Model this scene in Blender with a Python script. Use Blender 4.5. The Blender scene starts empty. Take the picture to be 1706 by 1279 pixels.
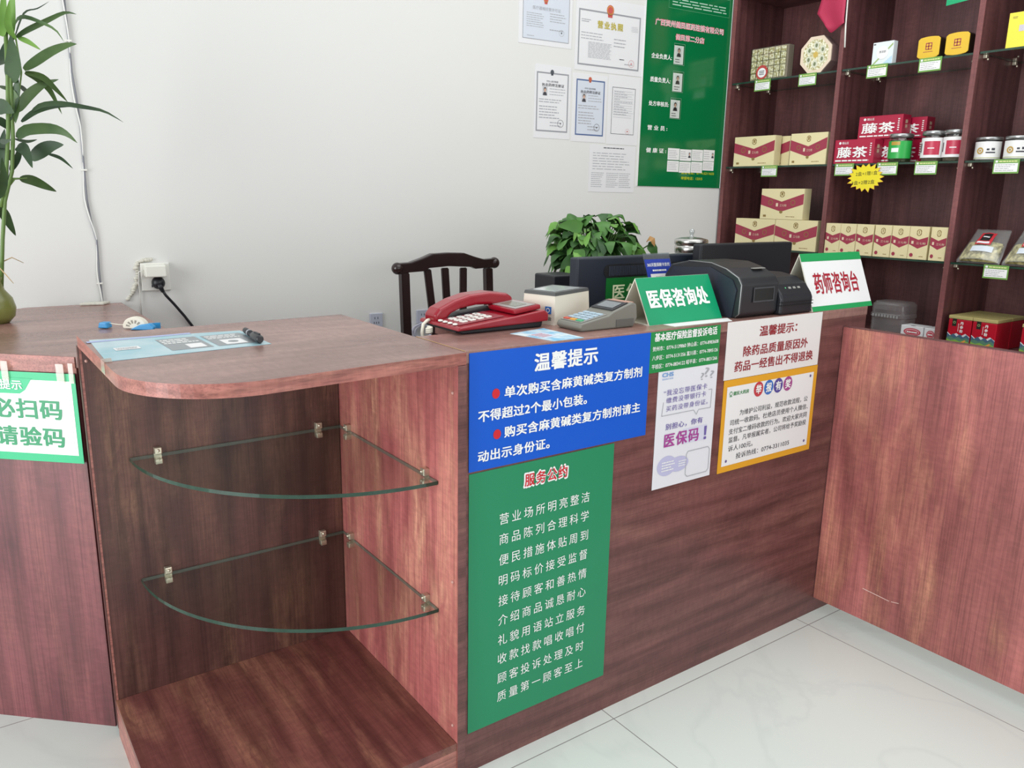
import bpy, bmesh, math, random
from mathutils import Matrix, Vector
from math import sin, cos, pi, radians

sc = bpy.context.scene
COL = sc.collection
random.seed(7)

# ------------------------------------------------------------------ camera
cam = bpy.data.cameras.new('camera')
cam.sensor_width = 36.0
cam.sensor_fit = 'HORIZONTAL'
cam.lens = 36.0 * 1327.745 / 1706.0
cam.clip_start = 0.02
co = bpy.data.objects.new('camera', cam)
COL.objects.link(co)
PIT, ROL, YAW = radians(13.12619), radians(1.00049), radians(54.23224)
fw = Vector((0, cos(PIT), -sin(PIT))); up = Vector((0, sin(PIT), cos(PIT))); rt = Vector((1, 0, 0))
rt2 = cos(ROL) * rt + sin(ROL) * up
up2 = -sin(ROL) * rt + cos(ROL) * up
LW = Matrix(((sin(YAW), cos(YAW), 0), (-cos(YAW), sin(YAW), 0), (0, 0, 1)))   # level camera frame -> room
cx, cy_, cz = LW @ rt2, LW @ up2, LW @ (-fw)
co.matrix_world = Matrix(((cx.x, cy_.x, cz.x, -0.8181), (cx.y, cy_.y, cz.y, -1.2945), (cx.z, cy_.z, cz.z, 1.25), (0, 0, 0, 1)))
sc.camera = co

# ------------------------------------------------------------------ light
wd = bpy.data.worlds.new('daylight'); sc.world = wd; wd.use_nodes = True
bg = wd.node_tree.nodes['Background']
bg.inputs['Color'].default_value = (0.95, 0.985, 1.0, 1)
bg.inputs['Strength'].default_value = 0.80
def area(name, loc, target, sx, sy, power, col):
    l = bpy.data.lights.new(name, 'AREA'); l.shape = 'RECTANGLE'; l.size = sx; l.size_y = sy
    l.energy = power; l.color = col
    o = bpy.data.objects.new(name, l); COL.objects.link(o); o.location = loc
    d = Vector(target) - Vector(loc); o.rotation_euler = d.to_track_quat('-Z', 'Z').to_euler()
    return o
area('shopfront_daylight', (-5.2, -0.6, 1.15), (0.4, -0.4, 0.9), 4.4, 2.3, 300, (0.97, 0.99, 1.0))
area('front_fill', (1.3, -5.6, 1.5), (0.9, 0.6, 1.1), 4.5, 2.4, 80, (0.985, 0.995, 1.0))  # unseen fill light, set to the right to brighten that end
area('overhead_fill', (1.0, -0.5, 2.95), (1.0, -0.4, 0.0), 2.2, 2.2, 38, (1.0, 1.0, 0.98))  # unseen lamp added to lift the right wall and shelving
vs = sc.view_settings
vs.view_transform = 'Standard'; vs.look = 'None'; vs.gamma = 1.0; vs.use_curve_mapping = False
vs.exposure = -0.19
sc.display_settings.display_device = 'sRGB'

# ------------------------------------------------------------------ materials
def srgb(r, g, b):
    f = lambda c: c / 12.92 if c <= .04045 else ((c + .055) / 1.055) ** 2.4
    return (f(r / 255), f(g / 255), f(b / 255), 1)
MATS = {}
def newmat(name):
    m = bpy.data.materials.new(name); m.use_nodes = True
    return m, m.node_tree, m.node_tree.nodes['Principled BSDF']
def plain(name, rgb, rough=.5, metal=0., spec=.5, noise=0.0, nscale=40, coat=0):
    if name in MATS: return MATS[name]
    m, t, p = newmat(name)
    c = srgb(*rgb)
    p.inputs['Roughness'].default_value = rough
    p.inputs['Metallic'].default_value = metal
    p.inputs['Specular IOR Level'].default_value = spec
    p.inputs['Coat Weight'].default_value = coat
    if noise:
        tc = t.nodes.new('ShaderNodeTexCoord'); n = t.nodes.new('ShaderNodeTexNoise'); n.inputs['Scale'].default_value = nscale
        n.inputs['Detail'].default_value = 4
        r = t.nodes.new('ShaderNodeValToRGB')
        r.color_ramp.elements[0].position = .3; r.color_ramp.elements[1].position = .7
        r.color_ramp.elements[0].color = tuple(x * (1 - noise) for x in c[:3]) + (1,)
        r.color_ramp.elements[1].color = tuple(min(1, x * (1 + noise)) for x in c[:3]) + (1,)
        t.links.new(tc.outputs['Object'], n.inputs['Vector']); t.links.new(n.outputs['Fac'], r.inputs['Fac'])
        t.links.new(r.outputs['Color'], p.inputs['Base Color'])
    else:
        p.inputs['Base Color'].default_value = c
    MATS[name] = m
    return m
def wood(name, grain='Z', dark=(70, 36, 36), mid=(118, 66, 64), tan=(158, 108, 84), tanamt=.5, rough=.38, seed=0.0, scale=1.0, pore=.35):
    m, t, p = newmat(name)
    N, L = t.nodes, t.links
    tc = N.new('ShaderNodeTexCoord'); mp = N.new('ShaderNodeMapping')
    mp.inputs['Location'].default_value = (seed * 3.1, seed * 1.7, seed * 2.3)
    gi = 'XYZ'.index(grain)
    s = [1, 1, 1]; s[gi] = .2
    mp.inputs['Scale'].default_value = tuple(v * scale for v in s)
    L.new(tc.outputs['Object'], mp.inputs['Vector'])
    def noise(sc_, det, rgh=.55, dist=0.):
        n = N.new('ShaderNodeTexNoise'); n.inputs['Scale'].default_value = sc_; n.inputs['Detail'].default_value = det
        n.inputs['Roughness'].default_value = rgh; n.inputs['Distortion'].default_value = dist
        L.new(mp.outputs['Vector'], n.inputs['Vector']); return n
    def ramp(src, stops):
        r = N.new('ShaderNodeValToRGB'); e = r.color_ramp.elements
        while len(e) < len(stops): e.new(.5)
        for k, (pos, c) in enumerate(stops): e[k].position = pos; e[k].color = c if len(c) == 4 else c + (1,)
        L.new(src, r.inputs['Fac']); return r
    def mix(kind, fac, a, b):
        x = N.new('ShaderNodeMix'); x.data_type = 'RGBA'; x.blend_type = kind
        if isinstance(fac, float): x.inputs['Factor'].default_value = fac
        else: L.new(fac, x.inputs['Factor'])
        for k, v in ((6, a), (7, b)):
            if isinstance(v, tuple): x.inputs[k].default_value = v
            else: L.new(v, x.inputs[k])
        return x.outputs[2]
    big = noise(7.0, 6, .62, 1.4)
    base = ramp(big.outputs['Fac'], [(.30, srgb(*dark)), (.64, srgb(*mid))])
    st = noise(8.0, 4, .55, 1.0)
    streak = ramp(st.outputs['Fac'], [(.47, (0, 0, 0)), (.68, (1, 1, 1))])
    fl = noise(42.0, 5, .75, 1.2)
    flame = ramp(fl.outputs['Fac'], [(.36, (.15, .15, .15)), (.64, (1, 1, 1))])
    sf = mix('MULTIPLY', 1.0, streak.outputs['Color'], flame.outputs['Color'])
    sfm = N.new('ShaderNodeMath'); sfm.operation = 'MULTIPLY'; sfm.inputs[1].default_value = tanamt
    L.new(sf, sfm.inputs[0])
    c = mix('MIX', sfm.outputs[0], base.outputs['Color'], srgb(*tan))
    # cathedral rings
    wv = N.new('ShaderNodeTexWave'); wv.wave_type = 'BANDS'; wv.bands_direction = 'X' if gi != 0 else 'Z'
    wv.inputs['Scale'].default_value = 5.0; wv.inputs['Distortion'].default_value = 9; wv.inputs['Detail'].default_value = 2.5
    wv.inputs['Detail Scale'].default_value = .9
    L.new(mp.outputs['Vector'], wv.inputs['Vector'])
    wr = ramp(wv.outputs['Fac'], [(.0, (.74, .72, .71)), (.55, (1.05, 1.05, 1.05))])
    c = mix('MULTIPLY', .8, c, wr.outputs['Color'])
    # fine pores
    mp2 = N.new('ShaderNodeMapping'); s2 = [1, 1, 1]; s2[gi] = .012
    mp2.inputs['Scale'].default_value = tuple(s2); L.new(tc.outputs['Object'], mp2.inputs['Vector'])
    pn = N.new('ShaderNodeTexNoise'); pn.inputs['Scale'].default_value = 300; pn.inputs['Detail'].default_value = 2
    L.new(mp2.outputs['Vector'], pn.inputs['Vector'])
    pr = ramp(pn.outputs['Fac'], [(.38, (.55, .50, .52)), (.50, (1, 1, 1)), (.68, (1.18, 1.18, 1.18))])
    c = mix('MULTIPLY', pore, c, pr.outputs['Color'])
    mp3 = N.new('ShaderNodeMapping'); s3 = [.35, .35, .35]; s3[gi] = 1.0
    mp3.inputs['Scale'].default_value = tuple(s3); mp3.inputs['Rotation'].default_value = (.25, .2, .2); L.new(tc.outputs['Object'], mp3.inputs['Vector'])
    ch = N.new('ShaderNodeTexNoise'); ch.inputs['Scale'].default_value = 90; ch.inputs['Detail'].default_value = 3; ch.inputs['Distortion'].default_value = .6
    L.new(mp3.outputs['Vector'], ch.inputs['Vector'])
    cr = ramp(ch.outputs['Fac'], [(.36, (.88, .86, .86)), (.64, (1.10, 1.09, 1.08))])
    c = mix('MULTIPLY', .7, c, cr.outputs['Color'])
    L.new(c, p.inputs['Base Color'])
    p.inputs['Roughness'].default_value = rough
    p.inputs['Specular IOR Level'].default_value = .5
    bm = N.new('ShaderNodeBump'); bm.inputs['Strength'].default_value = .04; bm.inputs['Distance'].default_value = .002
    L.new(pn.outputs['Fac'], bm.inputs['Height']); L.new(bm.outputs['Normal'], p.inputs['Normal'])
    MATS[name] = m
    return m
def thin_glass(name, tint=(228, 240, 234), refl=.10, rough=.02, alpha=.0, milk=(230, 235, 235)):
    if name in MATS: return MATS[name]
    m, t, p = newmat(name)
    N, L = t.nodes, t.links
    out = N['Material Output']; N.remove(p)
    tr = N.new('ShaderNodeBsdfTransparent'); tr.inputs['Color'].default_value = srgb(*tint)
    gl = N.new('ShaderNodeBsdfGlossy'); gl.inputs['Roughness'].default_value = rough
    lw = N.new('ShaderNodeFresnel'); lw.inputs['IOR'].default_value = 1.5
    ad = N.new('ShaderNodeMath'); ad.operation = 'ADD'; ad.inputs[1].default_value = refl - .04; L.new(lw.outputs[0], ad.inputs[0])
    ge = N.new('ShaderNodeNewGeometry'); iv = N.new('ShaderNodeMath'); iv.operation = 'SUBTRACT'; iv.inputs[0].default_value = 1.0; L.new(ge.outputs['Backfacing'], iv.inputs[1])
    ml = N.new('ShaderNodeMath'); ml.operation = 'MULTIPLY'; ml.use_clamp = True; L.new(ad.outputs[0], ml.inputs[0]); L.new(iv.outputs[0], ml.inputs[1])
    mx = N.new('ShaderNodeMixShader'); L.new(ml.outputs[0], mx.inputs[0]); L.new(tr.outputs[0], mx.inputs[1]); L.new(gl.outputs[0], mx.inputs[2])
    last = mx.outputs[0]
    if alpha:
        df = N.new('ShaderNodeBsdfDiffuse'); df.inputs['Color'].default_value = srgb(*milk)
        m2 = N.new('ShaderNodeMixShader'); m2.inputs[0].default_value = alpha
        L.new(last, m2.inputs[1]); L.new(df.outputs[0], m2.inputs[2]); last = m2.outputs[0]
    L.new(last, out.inputs['Surface'])
    MATS[name] = m
    return m
def paper_print(name, a, b, scale, rough=.45):
    if name in MATS: return MATS[name]
    m, t, p = newmat(name); N, L = t.nodes, t.links
    tc = N.new('ShaderNodeTexCoord'); n = N.new('ShaderNodeTexNoise'); n.inputs['Scale'].default_value = scale; n.inputs['Detail'].default_value = 3
    r = N.new('ShaderNodeValToRGB'); r.color_ramp.elements[0].position = .38; r.color_ramp.elements[1].position = .62
    r.color_ramp.elements[0].color = srgb(*a); r.color_ramp.elements[1].color = srgb(*b)
    L.new(tc.outputs['Object'], n.inputs['Vector']); L.new(n.outputs['Fac'], r.inputs['Fac']); L.new(r.outputs['Color'], p.inputs['Base Color'])
    p.inputs['Roughness'].default_value = rough
    MATS[name] = m
    return m

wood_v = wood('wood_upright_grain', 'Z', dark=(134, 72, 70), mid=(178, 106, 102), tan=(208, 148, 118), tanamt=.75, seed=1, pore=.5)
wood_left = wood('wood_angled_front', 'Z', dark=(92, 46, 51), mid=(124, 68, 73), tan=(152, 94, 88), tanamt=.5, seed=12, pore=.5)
wood_cab = wood('wood_cabinet_interior', 'Z', dark=(70, 43, 40), mid=(101, 64, 59), tan=(142, 106, 84), tanamt=.75, seed=4.3, pore=.4)  # back panel: shade under the top is put into this darker colour
wood_side = wood('wood_cabinet_side', 'Z', dark=(146, 76, 76), mid=(188, 110, 107), tan=(220, 164, 136), tanamt=.85, seed=9.1, pore=.45)  # side panel: stronger light on this face is put into the paler colour
wood_h = wood('wood_counter_face', 'X', dark=(86, 53, 52), mid=(118, 75, 73), tan=(146, 102, 92), tanamt=.6, seed=2, pore=.35)
wood_top = wood('wood_worktop', 'X', dark=(134, 98, 92), mid=(156, 120, 112), tan=(178, 144, 130), tanamt=.5, rough=.27, seed=3, pore=.2)  # paler, greyer base stands in for part of the sheen on the tops
wood_floorboard = wood('wood_cabinet_base', 'Y', dark=(94, 52, 50), mid=(132, 80, 74), tan=(180, 130, 104), tanamt=.8, seed=5, pore=.35)
wood_edge = wood('wood_edging', 'X', dark=(150, 92, 84), mid=(176, 114, 104), tan=(196, 142, 126), tanamt=.5, seed=6, scale=2.5, pore=.5)
wood_dark = wood('wood_shelving', 'Z', dark=(82, 48, 50), mid=(112, 70, 71), tan=(136, 92, 86), tanamt=.5, seed=7, rough=.42, pore=.4)
wood_dark_edge = wood('wood_shelving_edge', 'Z', dark=(112, 64, 64), mid=(138, 84, 84), tan=(152, 100, 96), tanamt=.4, seed=8)
chair_wood = plain('black_lacquered_wood', (44, 30, 30), .22, noise=.2, nscale=9)
steel = plain('brushed_steel', (206, 204, 200), .25, 1.0)
clip_metal = plain('nickel_clip', (214, 206, 186), .3, .8)
black = plain('black_plastic', (30, 32, 38), .42)
black2 = plain('black_plastic_satin', (40, 42, 46), .33)
darkslate = plain('slate_plastic', (38, 44, 56), .38)
white_pl = plain('white_plastic', (232, 231, 224), .4)
cream_pl = plain('cream_plastic', (234, 230, 214), .4)
white_paper = plain('white_paper', (236, 236, 236), .55)
white_ink = plain('white_lettering', (244, 246, 244), .5)
red_ink = plain('red_lettering', (206, 24, 42), .5)
dark_ink = plain('dark_lettering', (62, 62, 70), .6)
grey_ink = plain('grey_lettering', (168, 170, 176), .6)
green_sign = plain('green_sign_board', (14, 122, 68), .22)
tape_mat = thin_glass('clear_tape', (250, 246, 240), .08, .15, .2, (232, 214, 206))
glass = thin_glass('clear_glass', (243, 247, 244), .15)
glass_edge = plain('green_glass_edge', (40, 66, 54), .1, noise=.25, nscale=30)
jar_glass = thin_glass('jar_glass', (238, 240, 238), .10)
frosted = thin_glass('frosted_plastic', (248, 248, 248), .08, .12, .14, (214, 214, 214))

# ------------------------------------------------------------------ mesh helpers
class Frame:
    def __init__(s, O, U, V, N=None):
        s.O = Vector(O); s.U = Vector(U).normalized(); s.V = Vector(V).normalized()
        s.N = Vector(N) if N else s.U.cross(s.V).normalized()
    def p(s, u, v, n=0.): return s.O + s.U * u + s.V * v + s.N * n
    def at(s, u, v, n=0.): return Frame(s.p(u, v, n), s.U, s.V, s.N)
    def turn(s, a):
        return Frame(s.O, s.U * cos(a) + s.V * sin(a), -s.U * sin(a) + s.V * cos(a), s.N)
ROOM = Frame((0, 0, 0), (1, 0, 0), (0, 1, 0))
_txt = {}
def text_mesh(body, sp):
    k = (body, sp)
    if k in _txt: return _txt[k]
    c = bpy.data.curves.new('lettering', 'FONT'); c.body = body; c.size = 1.0; c.space_character = sp
    c.resolution_u = 3
    o = bpy.data.objects.new('lettering', c); COL.objects.link(o)
    dg = bpy.context.evaluated_depsgraph_get(); dg.update()
    me = bpy.data.meshes.new_from_object(o.evaluated_get(dg))
    vs_ = [(v.co.x, v.co.y) for v in me.vertices]; fs_ = [tuple(p.vertices) for p in me.polygons]
    bpy.data.objects.remove(o); bpy.data.curves.remove(c); bpy.data.meshes.remove(me)
    _txt[k] = (vs_, fs_)
    return _txt[k]
class B:
    def __init__(s): s.v = []; s.f = []; s.m = []; s.s = []
    def add(s, vs_, fs_, mi=0, smooth=False, xf=None):
        b = len(s.v)
        for v in vs_: s.v.append(Vector(v) if xf is None else xf(Vector(v)))
        for f in fs_: s.f.append(tuple(i + b for i in f)); s.m.append(mi); s.s.append(smooth)
        return s
    def bm(s, bm_, mi=0, smooth=False, xf=None):
        bm_.verts.index_update()
        s.add([v.co.copy() for v in bm_.verts], [tuple(v.index for v in f.verts) for f in bm_.faces], mi, smooth, xf)
        bm_.free(); return s
    def box(s, x0, x1, y0, y1, z0, z1, mi=0, bev=0, seg=2, fr=None):
        xf = (lambda v: fr.p(v.x, v.y, v.z)) if fr else None
        bm_ = bmesh.new(); bmesh.ops.create_cube(bm_, size=1)
        for v in bm_.verts:
            v.co = Vector(((x0 + x1) / 2 + v.co.x * (x1 - x0), (y0 + y1) / 2 + v.co.y * (y1 - y0), (z0 + z1) / 2 + v.co.z * (z1 - z0)))
        if bev: bmesh.ops.bevel(bm_, geom=bm_.edges[:], offset=bev, segments=seg, affect='EDGES', profile=.5)
        return s.bm(bm_, mi, False, xf)
    def prism(s, pts, n0, n1, mi=0, fr=ROOM, bev=0, seg=2, side=None, smooth=False):
        """outline in the frame's u,v plane, extruded along n"""
        a = sum(pts[i][0] * pts[(i + 1) % len(pts)][1] - pts[(i + 1) % len(pts)][0] * pts[i][1] for i in range(len(pts)))
        if a < 0: pts = pts[::-1]
        if n1 < n0: n0, n1 = n1, n0
        xf = lambda v: fr.p(v.x, v.y, v.z)
        if bev:
            bm_ = bmesh.new()
            lo = [bm_.verts.new((u, v, n0)) for u, v in pts]; hi = [bm_.verts.new((u, v, n1)) for u, v in pts]
            bm_.faces.new(lo[::-1]); bm_.faces.new(hi); n = len(pts)
            for i in range(n): bm_.faces.new((lo[i], lo[(i + 1) % n], hi[(i + 1) % n], hi[i]))
            bm_.normal_update()
            ed = [e for e in bm_.edges if e.calc_face_angle(0) > .5]
            bmesh.ops.bevel(bm_, geom=ed, offset=bev, segments=seg, affect='EDGES', profile=.5)
            return s.bm(bm_, mi, smooth, xf)
        n = len(pts)
        vs_ = [(u, v, n0) for u, v in pts] + [(u, v, n1) for u, v in pts]
        s.add(vs_, [tuple(range(n))[::-1], tuple(range(n, 2 * n))], mi, False, xf)
        s.add(vs_, [(i, (i + 1) % n, (i + 1) % n + n, i + n) for i in range(n)], mi if side is None else side, smooth, xf)
        return s
    def flat(s, pts, n, mi=0, fr=ROOM):
        a = sum(pts[i][0] * pts[(i + 1) % len(pts)][1] - pts[(i + 1) % len(pts)][0] * pts[i][1] for i in range(len(pts)))
        if a < 0: pts = pts[::-1]
        return s.add([fr.p(u, v, n) for u, v in pts], [tuple(range(len(pts)))], mi)
    def rect(s, u0, u1, v0, v1, n, mi=0, fr=ROOM): return s.flat([(u0, v0), (u1, v0), (u1, v1), (u0, v1)], n, mi, fr)
    def border(s, u0, u1, v0, v1, w, n, mi=0, fr=ROOM):
        s.rect(u0, u1, v0, v0 + w, n, mi, fr); s.rect(u0, u1, v1 - w, v1, n, mi, fr)
        s.rect(u0, u0 + w, v0 + w, v1 - w, n, mi, fr); s.rect(u1 - w, u1, v0 + w, v1 - w, n, mi, fr); return s
    def disc(s, u, v, ru, rv, n, mi=0, fr=ROOM, k=24): return s.flat([(u + ru * cos(2 * pi * i / k), v + rv * sin(2 * pi * i / k)) for i in range(k)], n, mi, fr)
    def ring(s, u, v, r, w, n, mi=0, fr=ROOM, k=24):
        vs_ = [fr.p(u + q * cos(2 * pi * i / k), v + q * sin(2 * pi * i / k), n) for i in range(k) for q in (r - w, r)]
        return s.add(vs_, [(2 * i, 2 * i + 1, (2 * i + 3) % (2 * k), (2 * i + 2) % (2 * k)) for i in range(k)], mi)
    def text(s, fr, body, u0, u1, v0, v1, n=.001, mi=0, bold=0., sp=1.0):
        """lettering stretched to the given rectangle of the frame; u1 None keeps its own width"""
        vs_, fs_ = text_mesh(body, sp)
        if not vs_: return s
        x0 = min(v[0] for v in vs_); x1 = max(v[0] for v in vs_); y0 = min(v[1] for v in vs_); y1 = max(v[1] for v in vs_)
        bold = max(bold, 0)
        ky = (v1 - v0) / (y1 - y0 + 2 * bold); kx = ky if u1 is None else (u1 - u0) / (x1 - x0 + 2 * bold)
        if bold > .05: sh_ = [(cos(pi * q / 4), sin(pi * q / 4)) for q in range(8)]
        elif bold > 0: sh_ = [(-1, -.7), (1, -.7), (1, .7), (-1, .7)]
        else: sh_ = [(0, 0)]
        for q, (sx_, sy_) in enumerate(sh_):
            s.add([fr.p(u0 + (x - x0 + bold + sx_ * bold) * kx, v0 + (y - y0 + bold + sy_ * bold) * ky, n + q * .00002) for x, y in vs_], fs_, mi)
        return s
    def rows(s, fr, u0, u1, v0, v1, k, n=.001, mi=0, h=.45, rnd=None, ragged=.3, words=True):
        """unreadable small print: k lines of broken strokes"""
        r = rnd or random
        st = (v1 - v0) / k
        for i in range(k):
            v = v1 - st * (i + .5); ue = u1 - (u1 - u0) * ragged * r.random(); u = u0
            while u < ue - 1e-5:
                w = (u1 - u0) * (r.uniform(.06, .2) if words else 1); e = min(u + w, ue)
                s.rect(u, e, v - st * h / 2, v + st * h / 2, n, mi, fr); u = e + (u1 - u0) * .025
        return s
    def lathe(s, prof, c=(0, 0, 0), k=24, mi=0, smooth=True, a0=0, a1=2 * pi, sx=1, sy=1):
        full = abs(a1 - a0 - 2 * pi) < 1e-6; m = k if full else k + 1; vs_ = []; fs_ = []
        for r, z in prof:
            for i in range(m):
                a = a0 + (a1 - a0) * i / k; vs_.append((c[0] + r * cos(a) * sx, c[1] + r * sin(a) * sy, c[2] + z))
        for j in range(len(prof) - 1):
            for i in range(k if full else k):
                i2 = (i + 1) % m; fs_.append((j * m + i, j * m + i2, (j + 1) * m + i2, (j + 1) * m + i))
        return s.add(vs_, fs_, mi, smooth)
    def tube(s, pts, r, mi=0, k=8, smooth=True, cap=True, flat=1.0):
        pts = [Vector(p) for p in pts]; n = len(pts); rs = r if isinstance(r, (list, tuple)) else [r] * n
        T0 = (pts[1] - pts[0]).normalized(); A = T0.orthogonal().normalized(); vs_ = []
        for i, p in enumerate(pts):
            T = (pts[min(i + 1, n - 1)] - pts[max(i - 1, 0)]).normalized()
            A = (A - T * A.dot(T)).normalized(); C = T.cross(A)
            for j in range(k):
                a = 2 * pi * j / k; vs_.append(p + (A * cos(a) + C * sin(a) * flat) * rs[i])
        fs_ = [(i * k + j, i * k + (j + 1) % k, (i + 1) * k + (j + 1) % k, (i + 1) * k + j) for i in range(n - 1) for j in range(k)]
        s.add(vs_, fs_, mi, smooth)
        if cap:
            b = len(s.v) - n * k; s.f.append(tuple(b + j for j in range(k))[::-1]); s.m.append(mi); s.s.append(False)
            b += (n - 1) * k; s.f.append(tuple(b + j for j in range(k))); s.m.append(mi); s.s.append(False)
        return s
    def ball(s, c, r, mi=0, k=14, sz=1., sx=1., sy=1.):
        return s.lathe([(max(r * cos(-pi / 2 + pi * i / 8), 1e-5), r * sz * sin(-pi / 2 + pi * i / 8)) for i in range(9)], c, k, mi, True, sx=sx, sy=sy)
    def leaf(s, pts, w, side, mi=0, fold=.25, seg=8, heart=False):
        """blade along a path, widest in the lower middle, folded along its midrib"""
        P = [Vector(p) for p in pts]; side = Vector(side).normalized(); out = []
        m = len(P) - 1
        for i in range(seg + 1):
            t = i / seg; x = t * m; k = min(int(x), m - 1); f = x - k
            p0 = P[max(k - 1, 0)]; p1 = P[k]; p2 = P[k + 1]; p3 = P[min(k + 2, m)]
            out.append(.5 * ((2 * p1) + (p2 - p0) * f + (2 * p0 - 5 * p1 + 4 * p2 - p3) * f * f + (3 * p1 - p0 - 3 * p2 + p3) * f ** 3))
        vs_ = []
        for i, p in enumerate(out):
            t = i / seg
            ww = w * .5 * ((sin(pi * min(1, t * .93 + .07) ** .62) ** .8 if heart else sin(pi * (t * .96 + .04) ** .72) ** .9)) if t < 1 else w * .01
            T = (out[min(i + 1, seg)] - out[max(i - 1, 0)]).normalized()
            S = (side - T * side.dot(T)).normalized(); Nn = T.cross(S)
            vs_ += [p - S * ww + Nn * ww * fold, p, p + S * ww + Nn * ww * fold]
        fs_ = []
        for i in range(seg): a = 3 * i; fs_ += [(a, a + 1, a + 4, a + 3), (a + 1, a + 2, a + 5, a + 4)]
        return s.add(vs_, fs_, mi, True)
    def build(s, name, mats, parent=None, loc=None, label=None, kind=None):
        if not isinstance(mats, (list, tuple)): mats = [mats]
        if parent is not None: L = WORLD[parent.name]
        elif loc is not None: L = Vector(loc)
        else:
            xs = [v.x for v in s.v]; ys = [v.y for v in s.v]; zs = [v.z for v in s.v]
            L = Vector(((min(xs) + max(xs)) / 2, (min(ys) + max(ys)) / 2, min(zs)))
        me = bpy.data.meshes.new(name); me.from_pydata([v - L for v in s.v], [], s.f)
        for m in mats: me.materials.append(m)
        me.polygons.foreach_set('material_index', s.m); me.polygons.foreach_set('use_smooth', s.s)
        me.update(); o = bpy.data.objects.new(name, me); COL.objects.link(o)
        if parent is not None: o.parent = parent
        else: o.location = L
        WORLD[o.name] = L
        if label: o['label'] = label
        if kind: o['kind'] = kind
        return o
WORLD = {}
def tag(o, label, cat, group=None):
    o['label'] = label; o['category'] = cat
    if group: o['group'] = group
    return o
def thing(name, loc, label, cat, group=None):
    o = bpy.data.objects.new(name, None); COL.objects.link(o); o.location = loc; o.empty_display_size = .05
    WORLD[o.name] = Vector(loc); return tag(o, label, cat, group)
def dup(root, delta, label, group=None):
    r = root.copy(); COL.objects.link(r); r.location = root.location + Vector(delta); r['label'] = label
    if group: r['group'] = group
    for ch in root.children:
        c = ch.copy(); COL.objects.link(c); c.parent = r
        for g in ch.children:
            d = g.copy(); COL.objects.link(d); d.parent = c
    return r

# ------------------------------------------------------------------ room
WP0 = Vector((-.5, 1.52, 0)); WD = Vector((.9968, -.0802, 0))
WALL = Frame(WP0, WD, (0, 0, 1))                       # u along the wall, v up, n into the room
FRONT = Frame((0, 0, 0), (1, 0, 0), (0, 0, 1))         # customer side of the service counter
SHELF = Frame((2.245, 0, 0), (0, -1, 0), (0, 0, 1))    # front of the wall shelving, u runs along -y
LD = Vector((.732, -.681, 0)).normalized()
LEFT = Frame((-.6015, .6084, 0), LD, (0, 0, 1))        # front of the angled counter

def floor_mat():
    m, t, p = newmat('polished_floor_tile'); N, L = t.nodes, t.links
    tc = N.new('ShaderNodeTexCoord'); sx = N.new('ShaderNodeSeparateXYZ'); L.new(tc.outputs['Object'], sx.inputs[0])
    def math(op, a, b=None):
        x = N.new('ShaderNodeMath'); x.operation = op
        for k, v in enumerate((a, b)):
            if v is None: continue
            if isinstance(v, (int, float)): x.inputs[k].default_value = v
            else: L.new(v, x.inputs[k])
        return x.outputs[0]
    def line(src, off):
        q = math('FRACT', math('DIVIDE', math('ADD', src, -off + 80.0), .8))
        return math('LESS_THAN', q, .0034)
    g = math('MAXIMUM', line(sx.outputs[0], .410), line(sx.outputs[1], -.0447))
    n = N.new('ShaderNodeTexNoise'); n.inputs['Scale'].default_value = 1.3; n.inputs['Detail'].default_value = 6; n.inputs['Distortion'].default_value = 1.6
    L.new(tc.outputs['Object'], n.inputs['Vector'])
    r = N.new('ShaderNodeValToRGB'); e = r.color_ramp.elements
    e[0].position = .47; e[0].color = srgb(224, 232, 226); e[1].position = .53; e[1].color = srgb(224, 232, 226)
    k = e.new(.5); k.color = srgb(219, 227, 222)
    L.new(n.outputs['Fac'], r.inputs['Fac'])
    mx = N.new('ShaderNodeMix'); mx.data_type = 'RGBA'; L.new(g, mx.inputs['Factor']); L.new(r.outputs['Color'], mx.inputs[6]); mx.inputs[7].default_value = srgb(150, 150, 148)
    L.new(mx.outputs[2], p.inputs['Base Color']); p.inputs['Roughness'].default_value = .22; p.inputs['Specular IOR Level'].default_value = .45
    return m
def wall_mat():
    m, t, p = newmat('white_wall_paint'); N, L = t.nodes, t.links
    tc = N.new('ShaderNodeTexCoord'); n = N.new('ShaderNodeTexNoise'); n.inputs['Scale'].default_value = 1.5; n.inputs['Detail'].default_value = 3
    r = N.new('ShaderNodeValToRGB'); r.color_ramp.elements[0].color = srgb(217, 217, 214); r.color_ramp.elements[1].color = srgb(223, 223, 220)
    n2 = N.new('ShaderNodeTexNoise'); n2.inputs['Scale'].default_value = 180
    b = N.new('ShaderNodeBump'); b.inputs['Strength'].default_value = .05; b.inputs['Distance'].default_value = .002
    L.new(tc.outputs['Object'], n.inputs['Vector']); L.new(tc.outputs['Object'], n2.inputs['Vector'])
    L.new(n.outputs['Fac'], r.inputs['Fac']); L.new(r.outputs['Color'], p.inputs['Base Color'])
    L.new(n2.outputs['Fac'], b.inputs['Height']); L.new(b.outputs['Normal'], p.inputs['Normal'])
    p.inputs['Roughness'].default_value = .7
    return m
wallm = wall_mat()
B().box(-3.6, 2.75, -4.6, 1.9, -.06, 0).build('floor', floor_mat(), loc=(0, 0, 0), kind='structure')
a, b_ = WALL.p(-2.4, 0), WALL.p(2.752, 0)
B().prism([(a.x, a.y), (b_.x, b_.y), (2.75, b_.y + .004), (2.75, 1.95), (a.x, 1.95)], 0, 2.9).build('wall_back', wallm, loc=(0, 1.5, 0), kind='structure')
B().box(2.62, 2.75, -4.6, b_.y + .004, 0, 2.9).build('wall_right', wallm, loc=(2.68, -1, 0), kind='structure')

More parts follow.
